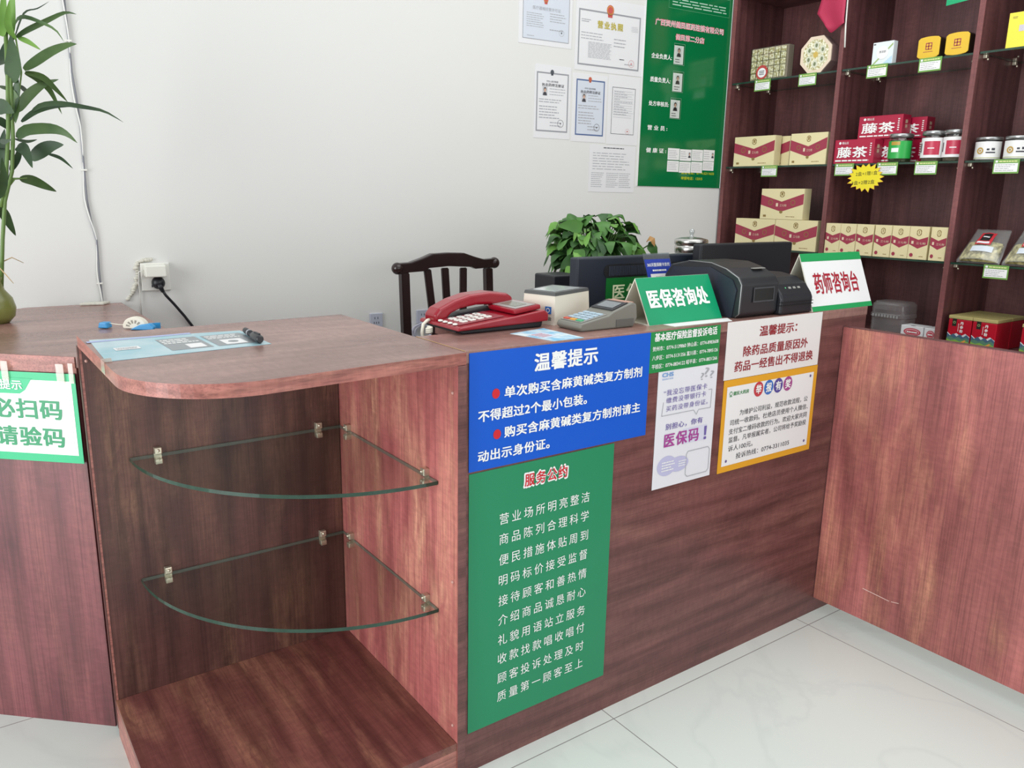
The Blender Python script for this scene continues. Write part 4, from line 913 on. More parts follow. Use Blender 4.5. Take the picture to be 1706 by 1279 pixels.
def cert(name, u0, u1, v0, v1, label, draw, n=.0, cat='certificate'):
    b = B(); b.box(u0, u1, v0, v1, .0004 + n, .0012 + n, 0, fr=WALL); draw(b, N1 + n); o = b.build(name, CM, loc=WALL.p((u0 + u1) / 2, v0)); return tag(o, label, cat)
rr_ = random.Random(9)
def dA(b, n):
    b.rect(1.640, 1.858, 1.857, 2.07, n, 1, WALL); b.border(1.640, 1.858, 1.857, 2.07, .0022, n + .0002, 2, WALL); emblem(b, WALL, 1.745, 2.006, .011, n + .0003)
    b.rows(WALL, 1.657, 1.738, 1.90, 1.955, 7, n + .0003, 7, .3, rr_); b.rows(WALL, 1.765, 1.845, 1.925, 1.962, 4, n + .0003, 7, .3, rr_); b.rows(WALL, 1.765, 1.83, 1.893, 1.905, 1, n + .0003, 7, .3, rr_)
    b.ring(1.822, 1.892, .012, .0012, n + .0003, 7, WALL); b.disc(1.822, 1.892, .003, .003, n + .0003, 8, WALL); b.rows(WALL, 1.66, 1.70, 1.866, 1.872, 1, n + .0003, 7, .4, rr_)
o = cert('certificate', 1.622, 1.872, 1.838, 2.09, 'pale blue certificate cut by the top edge of the photo', dA)
b = B(); b.text(WALL, '医疗器械经营许可证', 1.685, 1.815, 1.966, 1.979, .0021, 0, 0.); b.build('lettering', ink, o)
def dL(b, n):
    b.border(1.904, 2.223, 1.785, 1.997, .006, n, 2, WALL); emblem(b, WALL, 2.061, 2.006, .0185, n + .0003)
    b.rows(WALL, 1.918, 1.966, 1.948, 1.962, 2, n + .0003, 7, .4, rr_); b.rows(WALL, 2.175, 2.212, 1.935, 1.958, 4, n + .0003, 7, .25, rr_)
    b.rows(WALL, 1.918, 2.04, 1.882, 1.915, 3, n + .0003, 7, .25, rr_); b.rows(WALL, 2.085, 2.16, 1.865, 1.905, 3, n + .0003, 7, .25, rr_); b.rows(WALL, 1.955, 2.075, 1.815, 1.878, 13, n + .0003, 7, .35, rr_, .1)
    b.rows(WALL, 2.118, 2.15, 1.820, 1.826, 1, n + .0003, 8, .5, rr_); b.rows(WALL, 2.145, 2.19, 1.803, 1.809, 1, n + .0003, 7, .5, rr_); b.ring(2.182, 1.811, .015, .0014, n + .0004, 11, WALL); b.disc(2.182, 1.811, .004, .004, n + .0004, 11, WALL)
o = cert('business_license', 1.890, 2.247, 1.764, 2.046, 'large licence with a grey border, red emblem and gold title on the wall', dL, .0002, 'license')
b = B(); b.text(WALL, '营业执照', 1.998, 2.130, 1.932, 1.962, .0026, 0, .03, 1.3); b.build('lettering', gold_ink, o, label='gold title')
def dC(b, n, u0, u1, v0, v1, bd, fill, em, uq):
    b.rect(u0, u1, v0, v1, n, fill, WALL); b.border(u0, u1, v0, v1, .0055, n + .0002, bd, WALL)
    w = u1 - u0; um = (u0 + u1) / 2
    if em: emblem(b, WALL, um - .004, v1 + .002, .0085, n + .0004, em[0], em[1])
    portrait(b, WALL, u0 + uq, v1 - .088, .024, .034, n + .0004)
    b.rows(WALL, u0 + uq + .034, u1 - .012, v1 - .088, v1 - .056, 3, n + .0004, 7, .25, rr_); b.rows(WALL, u0 + .012, u1 - .01, v1 - .117, v1 - .098, 2, n + .0004, 7, .35, rr_)
    b.rows(WALL, u0 + .014, u1 - .04, v1 - .178, v1 - .124, 5, n + .0004, 7, .35, rr_); b.rows(WALL, um - .01, u1 - .012, v0 + .018, v0 + .042, 2, n + .0004, 7, .3, rr_)
    b.ring(u1 - .035, v0 + .034, .015, .0014, n + .0005, 8, WALL); b.disc(u1 - .035, v0 + .034, .003, .003, n + .0005, 8, WALL)
o = cert('certificate', 1.701, 1.876, 1.489, 1.769, 'portrait-format certificate with a grey border, lower left of the group', lambda b, n: dC(b, n, 1.710, 1.864, 1.515, 1.741, 2, 0, (6, 6), .028), .0)
b = B(); b.text(WALL, '执业药师注册证', 1.735, 1.842, 1.688, 1.700, .0023, 0, .01); b.text(WALL, '中华人民共和国', 1.757, 1.812, 1.704, 1.711, .0023, 0, .0); b.build('lettering', dark_ink, o)
o = cert('certificate', 1.886, 2.062, 1.484, 1.752, 'portrait-format certificate with a blue border and red emblem', lambda b, n: dC(b, n, 1.903, 2.048, 1.510, 1.730, 3, 1, (4, 5), .028), .0)
b = B(); b.text(WALL, '执业药师注册证', 1.925, 2.026, 1.676, 1.688, .0023, 0, .01); b.text(WALL, '中华人民共和国', 1.945, 2.0, 1.692, 1.699, .0023, 0, .0); b.build('lettering', dark_ink, o)
def d3(b, n):
    b.border(2.089, 2.213, 1.524, 1.713, .0018, n, 8, WALL); b.rows(WALL, 2.097, 2.206, 1.588, 1.703, 12, n, 7, .12, rr_, .1, False); b.rows(WALL, 2.10, 2.20, 1.60, 1.70, 10, n + .0002, 7, .25, rr_, .7)
    b.ring(2.178, 1.537, .011, .001, n + .0002, 11, WALL); b.disc(2.178, 1.537, .003, .003, n + .0002, 4, WALL)
cert('certificate', 2.068, 2.236, 1.481, 1.759, 'pale form with thin ruled lines directly beside the green staff board', d3)
def d4(b, n):
    b.rows(WALL, 2.055, 2.165, 1.462, 1.468, 1, n, 8, .6, rr_, 0.); b.rows(WALL, 2.0, 2.215, 1.372, 1.448, 7, n, 7, .25, rr_)
    for u in (1.995, 2.075, 2.145): b.rows(WALL, u, u + .068, 1.30, 1.365, 8, n, 7, .3, rr_)
cert('notice_sheet', 1.982, 2.230, 1.282, 1.476, 'plain text sheet hanging lowest in the wall group', d4, .0002, 'paper')

# green staff board
gb = plain('glossy_green_board', (10, 112, 62), .12, spec=.6)
o = board('staff_board', WALL, 2.248, 2.746, 1.312, 2.14, gb, 'large green staff board on the wall beside the shelving', 'board', .004)
for u0, u1 in ((2.7462, 2.75), (2.2442, 2.2478)): b = B(); b.box(u0, u1, 1.312, 2.14, .0004, .0050, fr=WALL); b.build('edge_trim', plain('white_edge_trim', (222, 224, 222), .4), o)
pink_ink = plain('rose_lettering', (214, 66, 98), .5)
for mt, bo, nn in ((white_ink, .052, .0048), (pink_ink, .0, .0054)):
    letters(WALL, o, mt, [('广西贺州健民医药连锁有限公司', 2.299, 2.701, 1.979, 2.008, bo, 1.0), ('健民第二分店', 2.417, 2.588, 1.931, 1.958, bo, 1.0)], nn)
letters(WALL, o, white_ink, [('企业负责人:', 2.288, 2.404, 1.846, 1.868, .02), ('质量负责人:', 2.288, 2.403, 1.750, 1.772, .02), ('处方审核员:', 2.287, 2.402, 1.652, 1.673, .02), ('营 业 员 :', 2.287, 2.401, 1.551, 1.572, .02), ('健 康 证 :', 2.286, 2.402, 1.456, 1.477, .02)], .0048)
letters(WALL, o, plain('yellow_lettering', (206, 214, 40), .5), [('监督电话：0774-5211633', 2.500, 2.703, 1.370, 1.384, .01), ('举报电话：12315', 2.500, 2.632, 1.345, 1.359, .01)], .0048)
b = B(); b.border(2.370, 2.730, 2.056, 2.2 - .07, .0012, .0046, 0, WALL); b.rows(WALL, 2.39, 2.72, 2.066, 2.10, 3, .0046, 1, .4, random.Random(3), .2); b.build('info_panel', [plain('pale_green_line', (96, 170, 128), .4), plain('pale_green_print', (170, 210, 186), .5)], o)
clear_pocket = thin_glass('clear_pocket', (248, 250, 248), .05, .05)
for k, (u0, v0, hair) in enumerate(((2.411, 1.830, (60, 58, 60)), (2.413, 1.717, (40, 36, 40)), (2.408, 1.605, (44, 34, 40)))):
    t = thing('staff_badge', WALL.p(u0 + .03, v0, .004), ['badge of a person in a dark suit, topmost of three', 'badge of a person in a dark suit, middle of three on green board', 'badge of a person in a dark top, lowest of three on green board'][k], 'badge', 'badges in pockets on the staff board')
    b = B(); b.box(u0 + .004, u0 + .058, v0 + .004, v0 + .080, .0044, .0052, 0, fr=WALL); portrait(b, WALL, u0 + .016, v0 + .034, .030, .040, .0056, 1, 2, 3); b.rows(WALL, u0 + .012, u0 + .045, v0 + .008, v0 + .028, 2, .0056, 2, .3, random.Random(k), .3); b.build('card', [white_paper, plain('portrait_white', (222, 224, 226), .5), plain('portrait_dark_%d' % k, hair, .6), skin], t)
    b = B(); b.box(u0, u0 + .063, v0, v0 + .088, .0062, .0070, 0, fr=WALL); b.border(u0, u0 + .063, v0, v0 + .088, .0014, .0075, 1, WALL); b.build('pocket', [clear_pocket, plain('pocket_edge', (120, 170, 140), .3)], t)
n_ = 0
for k in range(4):
    for q in range(2):
        u0 = 2.413 + k * .072; v0 = 1.430 - q * .052 + (.004 if k == 3 else 0) - (.002 * (k % 2)); h = .050 if q == 0 else .048
        if k == 3 and q: h = .040; v0 += .010
        b = B(); b.box(u0, u0 + .069, v0, v0 + h, .0044, .0050, 0, fr=WALL); rk = random.Random(k * 2 + q)
        if q == 0 and k in (1, 3): b.rows(WALL, u0 + .004, u0 + .045, v0 + .006, v0 + h - .006, 4, .0053, 1, .25, rk); portrait(b, WALL, u0 + .048, v0 + .014, .019, .026, .0053, 2, 3, 4)
        else: b.rows(WALL, u0 + .005, u0 + .064, v0 + .006, v0 + h - .006, 5, .0053, 1, .25, rk)
        o = b.build('health_card', [white_paper, ink, plain('portrait_white', (222, 224, 226), .5), dark_ink, skin])
        tag(o, 'white health card on the green board, %s row, %s' % (('upper', 'lower')[q], ('leftmost', 'second from the left', 'third from the left', 'rightmost')[k]), 'card', 'health cards on the staff board'); n_ += 1

# ------------------------------------------------------------------ goods on the shelving
Z1, Z2, Z3, Z4 = 1.7775, 1.4095, 1.0465, .7355
cream_box = plain('cream_carton', (228, 216, 170), .35); maroon = plain('maroon_print', (158, 52, 74), .4); olive_line = plain('olive_print', (140, 116, 62), .5); carton_side = plain('tan_carton_side', (150, 126, 84), .4); pale_gold = plain('pale_gold_lettering', (226, 206, 178), .5)
def carton(y1, w, z0, h, d, label, x=2.247, slim=False, group='cream ginseng style cartons', n='carton'):
    """front faces -x; y1 is the photo-left edge"""
    f = Frame((x, y1, z0), (0, -1, 0), (0, 0, 1)); b = B()
    b.box(0, w, 0, h, -d, 0, 0, bev=.0008, seg=1, fr=f); b.rect(.001, w - .001, .001, h - .001, .0006, 0, f)
    c = w / 2
    if slim: pts = [(0.001, h * .70), (c, h * .60), (w - .001, h * .70), (w - .001, h * .46), (c, h * .33), (.001, h * .46)]
    else: pts = [(.001, h * .80), (c, h * .58), (w - .001, h * .84), (w - .001, h * .50), (c, h * .25), (.001, h * .47)]
    b.flat(pts[:2] + [pts[4], pts[5]], .0009, 1, f); b.flat([pts[1], pts[2], pts[3], pts[4]], .0009, 1, f)
    for k in range(2):
        b.disc(c, h * (.79 if k else .85), w * (.055 if not slim else .13), h * .07, .0009 + .0002 * k, 2, f, 14); 
    b.disc(c, h * .82, w * (.038 if not slim else .09), h * .08, .0014, 0, f, 14); b.rect(c - w * .02, c + w * .02, h * .78, h * .88, .0016, 2, f)
    if slim: b.disc(w * .2, h * .13, w * .10, h * .06, .0012, 1, f, 12)
    else:
        b.disc(c, h * .24, w * .04, h * .05, .0013, 2, f, 10); b.rect(w * .08, w * .15, h * .07, h * .14, .001, 2, f)
        for s_ in (.24, .76): b.ring(w * s_, h * (.55), w * .055, w * .012, .0013, 2, f, 14)
    b.rows(f, w * .62, w * .9, h * .07, h * .12, 1, .001, 2, .4, random.Random(2))
    o = b.build(n, [cream_box, maroon, olive_line], loc=f.p(w / 2, 0, 0)); tag(o, label, 'box', group)
    b = B()
    if slim: b.rect(w * .14, w * .26, h * .47, h * .56, .0014, 0, f); b.text(f, '三七粉', w * .4, w * .9, h * .46, h * .53, .0014, 0, 0.)
    else: b.rect(w * .37, w * .42, h * .42, h * .53, .0014, 0, f); b.text(f, '三七粉', w * .46, w * .62, h * .42, h * .50, .0014, 0, 0.)
    b.build('lettering', pale_gold, o); return o
carton(1.233, .222, Z2, .130, .045, 'cream carton with maroon chevron, front left on the middle shelf of the left bay')
carton(1.195, .222, Z2, .128, .040, 'cream carton standing directly behind the front left carton on the middle shelf', x=2.303)
carton(1.160, .222, Z2, .128, .040, 'cream carton standing hindmost in the left stack on the middle shelf', x=2.352)
carton(.930, .178, Z2, .130, .045, 'cream carton with maroon chevron, right end of the left bay middle shelf')
carton(1.190, .217, Z3, .131, .05, 'cream carton, lower left of the three-carton pyramid')
carton(.971, .213, Z3, .131, .05, 'cream carton, lower right of the three-carton pyramid')
carton(1.059, .222, Z3 + .1318, .132, .05, 'cream carton on top of the three-carton pyramid')
pos = ['first', 'second', 'third', 'fourth', 'fifth', 'sixth', 'seventh']
for k in range(7):
    y = (.718, .648, .576, .497, .425, .354, .272)[k]
    if k == 0: y = .7165
    carton(y, (.068, .070, .074, .070, .070, .074, .061)[k], Z3, .124, .06, 'slim cream carton, %s from the left in the row of seven' % pos[k], slim=True, group='slim cartons in a row', n='slim_carton')

# red tea boxes
tea_red = plain('crimson_carton', (172, 26, 62), .3); tea_side = plain('deep_crimson_side', (128, 22, 44), .35)
def teabox(y1, w, z0, h, d, x, label, face=True):
    f = Frame((x, y1, z0), (0, -1, 0), (0, 0, 1)); b = B(); b.box(0, w, 0, h, -d, 0, 0, bev=.001, seg=1, fr=f)
    o = b.build('tea_box', tea_red, loc=f.p(w / 2, 0, 0)); tag(o, label, 'box', 'red tea boxes')
    b = B()
    if face:
        b.text(f, '藤茶', w * .08, w * .84, h * .24, h * .70, .0012, 0, .018, 1.05); b.disc(w * .14, h * .86, w * .03, h * .055, .0012, 0, f, 12); b.text(f, '瑶山王', w * .19, w * .36, h * .81, h * .91, .0012, 0, .01)
        b.rows(f, w * .05, w * .90, h * .09, h * .16, 1, .0012, 0, .8, random.Random(1), 0.); b.rows(f, w * .90, w * .94, h * .3, h * .85, 6, .0012, 0, .5, random.Random(1), .1)
        b.build('lettering', white_ink, o)
    SF_ = Frame((x, y1 - w, z0), (1, 0, 0), (0, 0, 1))
    b = B(); b.text(SF_, '藤', d * .30, d * .62, h * .62, h * .78, .0008, 0, .02); b.text(SF_, '茶', d * .30, d * .62, h * .42, h * .58, .0008, 0, .02); b.build('side_lettering', pale_gold, o)
    return o
teabox(.716, .174, Z2, .094, .060, 2.247, 'red tea box with white lettering, front of the lower row')
teabox(.640, .182, Z2, .096, .060, 2.312, 'red tea box behind the front one, mostly hidden by the green jar')
teabox(.652, .184, Z2 + .0965, .088, .060, 2.300, 'red tea box raised on top of the stack with large white lettering')
teabox(.630, .222, Z2, .096, .060, 2.378, 'red tea box hindmost at the bottom of the stack')
teabox(.590, .180, Z2 + .0965, .080, .060, 2.372, 'red tea box hindmost on top of the stack showing only its right end')

# jars
def jar(name, y, x, r, h, label, lab_col, lab, content, lab_z, group, extra=None):
    c = (x, y, Z2); t = thing(name, c, label, 'jar', group)
    gb_ = B().lathe([(.001, .0005), (r - .003, .0005), (r, .004), (r, h * .80), (r - .002, h * .83), (r - .003, h * .86)], c, 24).build('glass_body', jar_glass, t)
    B().lathe([(.001, .003), (r - .004, .003), (r - .004, h * .78), (.001, h * .78)], c, 20).build('contents', content, t)
    B().lathe([(r - .002, h * .86), (r + .001, h * .865), (r + .001, h * .975), (r - .001, h), (.001, h)], c, 28).build('lid', plain('jar_lid_silver', (176, 178, 178), .28, .85), t)
    b = B(); rl = r + .0006; a0, a1 = pi - 1.15, pi + 1.55
    b.lathe([(rl, lab_z[0] * h), (rl, lab_z[1] * h)], c, 24, 0, True, a0, a1)
    def cy(u0, u1, v0, v1, mi, dr):
        b.lathe([(rl + dr, v0 * h), (rl + dr, v1 * h)], c, 10, mi, True, pi + u0, pi + u1)
    if lab: lab(cy)
    if extra:
        ea = pi - .18; nx, ny = cos(ea), sin(ea); ef = Frame((c[0] + nx * (rl + .0002), c[1] + ny * (rl + .0002), c[2] + h * .41), (ny, -nx, 0), (0, 0, 1))
        if ef.N.dot(Vector((nx, ny, 0))) < 0: ef = Frame(ef.O, -ef.U, ef.V)
        b.ring(0, 0, .0115, .0045, .0012, 1, ef, 20); b.disc(0, 0, .0035, .0035, .0014, 1, ef, 12)
    b.build('label_band', lab_col, gb_); return t
gl = [plain('green_jar_label', (44, 168, 74), .35), plain('gold_patch', (186, 150, 60), .4), white_ink]
jar('tea_jar', .458, 2.290, .043, .108, 'jar with a bright green label on the middle shelf beside the tea boxes', gl, lambda cy: (cy(-.35, .45, .60, .72, 1, .0004), cy(-.3, .35, .36, .5, 2, .0004)), plain('dark_tea', (70, 80, 50), .8, noise=.4, nscale=90), (.14, .74), 'jars on the middle shelf')
rl_ = [white_paper, plain('rose_jar_label', (190, 48, 76), .35), dark_ink, white_ink]
for k, y in enumerate((.331, .250)):
    jar('herb_jar', y, 2.293, .0415, .112, ('jar with a white and rose label, left of the matching pair', 'jar with a white and rose label, right of the matching pair against the upright')[k], rl_, lambda cy: (cy(-.35, 1.0, .22, .66, 1, .0004), cy(.0, .55, .42, .45, 3, .0008), cy(-.85, -.65, .3, .6, 2, .0004)), plain('dried_herb', (124, 112, 96), .85, noise=.3, nscale=80), (.13, .77), 'jars on the middle shelf')
wl = [plain('white_jar_label', (230, 230, 228), .4), plain('gold_seal', (184, 148, 62), .4), dark_ink, plain('olive_stripe', (170, 172, 110), .5)]
for k, y in enumerate((.133, .034)):
    jar('white_label_jar', y, 2.296, .0425, .080, ('squat jar with white label and gold seal, left one in the right bay', 'squat jar with white label and gold seal, right one at the photo edge')[k], wl, lambda cy: (cy(.25, .95, .3, .36, 2, .0004), cy(.3, .5, .42, .5, 2, .0004), cy(.65, .9, .42, .52, 2, .0004), cy(-1.1, 1.5, .09, .12, 3, .0004)), white_paper, (.06, .80), 'jars on the middle shelf', True)

# top shelf goods
f = Frame((2.249, 1.182, Z1), (0, -1, 0), (0, 0, 1))
t = thing('candy_box', f.p(.096, 0, 0), 'gold gift box showing six columns of wrapped candies on the top shelf', 'box')
b = B(); b.box(0, .192, 0, .135, -.045, -.008, 0, bev=.001, seg=1, fr=f); b.build('tray', plain('grey_box_side', (150, 140, 128), .4), t)
gp = paper_print('gold_foil', (170, 160, 100), (250, 248, 224), 110, .25)
b = B(); rnd = random.Random(8)
for i in range(6):
    for j in range(5): b.box(.005 + i * .0305, .031 + i * .0305, .005 + j * .0255, .029 + j * .0255, -.0079, -.001 + rnd.uniform(0, .002), 0, bev=.003, fr=f)
b.build('candies', gp, t)
B().box(-.0005, .1925, 0.0002, .1355, -.0455, .0015, fr=f).build('clear_cover', thin_glass('clear_wrap', (240, 240, 236), .07, .05), t)
b = B(); b.disc(.068, .032, .031, .030, .0020, 0, f); b.disc(.068, .030, .022, .020, .0023, 1, f); b.rows(f, .054, .082, .020, .040, 3, .0026, 2, .5, random.Random(1), .1); b.build('round_sticker', [plain('sticker_red', (186, 70, 66), .5), white_paper, dark_ink], t)
f = Frame((2.249, .850, Z1), (0, -1, 0), (0, 0, 1)); oc = lambda r: [(r * cos(pi / 8 + pi / 4 * k), .0725 + r * sin(pi / 8 + pi / 4 * k)) for k in range(8)]
t = thing('octagonal_box', f.p(0, 0, 0), 'octagonal snack box with a cream rim standing on the top shelf', 'box')
b = B(); b.prism(oc(.0775), -.05, -.006, 0, f); b.prism(oc(.0775), -.0058, .0, 1, f); b.build('tray', [plain('mauve_box_side', (156, 128, 126), .4), plain('cream_rim', (232, 212, 190), .4)], t)
b = B(); b.flat(oc(.064), .0005, 0, f)
for k in range(6):
    a = pi / 3 * k + .5; b.disc(.036 * cos(a), .0725 + .036 * sin(a), .013, .016, .0009, 1, f, 12); b.disc(.036 * cos(a), .0725 + .036 * sin(a), .006, .008, .0012, 2, f, 10)
b.disc(0, .0725, .012, .012, .0009, 3, f, 14); b.build('window', [gp, plain('pale_candy', (212, 212, 190), .3), plain('green_candy', (120, 130, 96), .3), plain('amber_candy', (206, 176, 90), .3)], t)
f = Frame((2.249, .596, Z1), (0, -1, 0), (0, 0, 1))
b = B(); b.box(0, .0845, 0, .083, -.028, 0, 0, bev=.0008, seg=1, fr=f)
o = b.build('medicine_box', plain('pale_blue_white_carton', (222, 230, 232), .35), loc=f.p(.04, 0, 0)); tag(o, 'small white medicine box with a green diagonal on the top shelf', 'box')
b = B(); b.flat([(.002, .002), (.010, .002), (.082, .068), (.082, .076)], .0006, 0, f); b.disc(.042, .044, .024, .024, .0009, 1, f); b.text(f, '清凉舒', .028, .056, .042, .051, .0013, 2, 0.); b.rect(.003, .012, .074, .078, .0006, 2, f); b.flat([(.045, .002), (.083, .002), (.083, .03)], .0005, 3, f); b.build('print', [plain('leaf_green_print', (160, 184, 120), .4), white_paper, dark_ink, plain('sky_print', (186, 214, 230), .4)], o)
yel = plain('yellow_tin', (222, 182, 52), .35)
for k, (yc, w, ln) in enumerate(((.375, .081, 'left'), (.272, .083, 'right'))):
    f = Frame((2.250, yc, Z1), (0, -1, 0), (0, 0, 1)); h = .077
    o2 = [(-w / 2, .010), (-w / 2 + .008, .004)] + [(-w / 2 + .008 + (w - .016) * i / 8, .0002 + .004 * (1 - sin(pi * i / 8))) for i in range(1, 8)] + [(w / 2 - .008, .004), (w / 2, .010), (w / 2, h - .010), (w / 2 - .008, h - .003)] + [(w / 2 - .008 - (w - .016) * i / 8, h - .003 + .003 * sin(pi * i / 8)) for i in range(1, 8)] + [(-w / 2 + .008, h - .003), (-w / 2, h - .010)]
    t = thing('yellow_tin', f.p(0, 0, 0), 'yellow round-edged tin with dark red seal, %s one of the pair' % ln, 'tin', 'yellow tins')
    B().prism(o2, -.045, -.0035, 0, f).build('tin_body', plain('dark_tin_side', (52, 40, 30), .35), t); ld = B().prism(o2, -.0033, .001, 0, f, bev=.0012).build('lid', yel, t)
    b = B(); b.border(-.011, .013, .031, .055, .003, .0014, 0, f); b.rect(-.0015, .002, .031, .055, .0014, 0, f); b.rect(-.011, .013, .0415, .0445, .0014, 0, f); b.rows(f, -.018, .018, .022, .026, 1, .0014, 0, .5, random.Random(1), .1); b.build('seal_print', maroon, ld)
f = Frame((2.249, .106, Z1), (0, -1, 0), (0, 0, 1))
o = B().box(0, .15, 0, .112, -.05, 0, 0, bev=.001, fr=f).build('yellow_box', plain('lemon_carton', (232, 218, 74), .35), loc=f.p(.07, 0, 0)); tag(o, 'large lemon yellow box at the right end of the top shelf', 'box')
b = B(); b.rows(f, .012, .028, .092, .100, 2, .0006, 0, .3, random.Random(1), .1, False); b.rect(.036, .06, .05, .07, .0006, 1, f); b.build('print', [dark_ink, plain('lilac_patch', (196, 190, 200), .4)], o)

# red pennant on a white stick, green banner
t = thing('pennant', (2.225, .76, 1.86), 'red pennant on a white stick hanging at the upright of the shelving', 'flag')
b = B(); rows_ = [(2.22, .835, .715), (2.054, .832, .716), (2.003, .845, .715), (1.965, .812, .715), (1.948, .799, .712)]
m = 10; vs_ = []
for z, ya, yb in rows_:
    for i in range(m + 1):
        f_ = i / m; vs_.append((2.224 - .006 * sin(f_ * 5 + z * 8), ya + (yb - ya) * f_, z))
k0 = len(vs_)
for i in range(m + 1): f_ = i / m; vs_.append((2.224 - .006 * sin(f_ * 5 + 15.4), .799 + (.712 - .799) * f_, (1.948 - (.029 * f_ / .25 if f_ < .25 else .029 * (1 - (f_ - .25) / .75)))))
fs_ = [(r * (m + 1) + i, r * (m + 1) + i + 1, (r + 1) * (m + 1) + i + 1, (r + 1) * (m + 1) + i) for r in range(len(rows_)) for i in range(m)]
b.add(vs_, fs_, 0, True); o = b.build('cloth', plain('crimson_cloth', (176, 40, 76), .6), t); md = o.modifiers.new('thickness', 'SOLIDIFY'); md.thickness = .0012
b = B(); b.tube([(2.2345, .7095, 1.858), (2.2345, .716, 1.946), (2.2345, .726, 2.25)], .0032, 0, 8); b.build('stick', white_pl, t)
o = B().prism([(.323, 1.947), (.206, 1.957), (.206, 2.12), (.323, 2.12)], .0, .0012, 0, Frame((2.236, 0, 0), (0, 1, 0), (0, 0, 1))).build('green_banner', plain('emerald_banner', (16, 158, 104), .4)); tag(o, 'corner of a bright green hanging banner at the top of the middle bay', 'banner')

# price tags
ptm = [plain('price_tag_green', (112, 160, 76), .4), white_paper, plain('pale_yellow_print', (214, 220, 150), .5), dark_ink]
TAGS = [(1.141, 1.7775, 'under the candy box'), (.914, 1.7775, 'under the octagonal box'), (.605, 1.7775, 'under the white medicine box'), (.398, 1.7775, 'under the yellow tins'),
        (1.066, 1.4095, 'under the left bay cream cartons on the middle shelf'), (.700, 1.4095, 'left of the yellow star under the tea boxes'), (.516, 1.4095, 'right of the yellow star under the tea boxes'), (.364, 1.4095, 'under the white and rose jars'), (.083, 1.4095, 'under the squat white label jars'), (.064, 1.0465, 'under the herb bags')]
y0, zz, _ = TAGS[0]
f = Frame((2.2395, y0, zz), (0, -1, 0), (0, 0, 1))
b = B(); b.box(0, .084, -.0475, .001, -.0012, .0008, 0, fr=f); b.rect(.004, .080, -.042, -.013, .0011, 1, f); b.rect(.006, .014, -.010, -.003, .0011, 1, f); b.rows(f, .018, .078, -.0095, -.0035, 1, .0011, 2, .7, random.Random(1), 0.)
b.rows(f, .008, .078, -.040, -.015, 4, .0014, 3, .18, random.Random(4), .4)
proto = b.build('price_tag', ptm, loc=(2.2395, y0, zz)); tag(proto, 'green-edged price tag ' + TAGS[0][2], 'price tag', 'price tags on the shelf edges')
for y, z, lb in TAGS[1:]: dup(proto, (0, y - y0, z - zz), 'green-edged price tag ' + lb, 'price tags on the shelf edges')

# yellow star price burst
f = Frame((2.2345, .557, 1.3535), (0, -1, 0), (0, 0, 1))
pts = []
for k in range(36):
    a = 2 * pi * k / 36 + .05; r = (1.0 + .06 * sin(k * 2.3)) if k % 2 == 0 else .76; pts.append((.080 * r * cos(a), .056 * r * sin(a)))
o = B().prism(pts, .0, .001, 0, f).build('price_star', plain('burst_yellow', (236, 220, 40), .4), loc=f.p(0, 0, 0)); tag(o, 'yellow starburst offer sign with handwriting hanging below the tea boxes', 'sign')
b = B(); b.text(f.turn(.06), '2盒+1赠1盒', -.042, .050, .008, .024, .0014, 0, -.01); b.text(f.turn(.06), '3盒+2赠2盒', -.058, .040, -.026, -.010, .0014, 0, -.01); b.build('lettering', plain('black_marker', (40, 40, 30), .6), o)
b = B()
for i in range(36):
    (a0, c0), (a1, c1) = pts[i], pts[(i + 1) % 36]; d = Vector((a1 - a0, c1 - c0)); q = Vector((-d.y, d.x)).normalized() * .0008
    b.flat([(a0, c0), (a1, c1), (a1 + q.x, c1 + q.y), (a0 + q.x, c0 + q.y)], .0013, 0, f)
b.build('orange_edge', plain('orange_print', (226, 120, 60), .5), o)

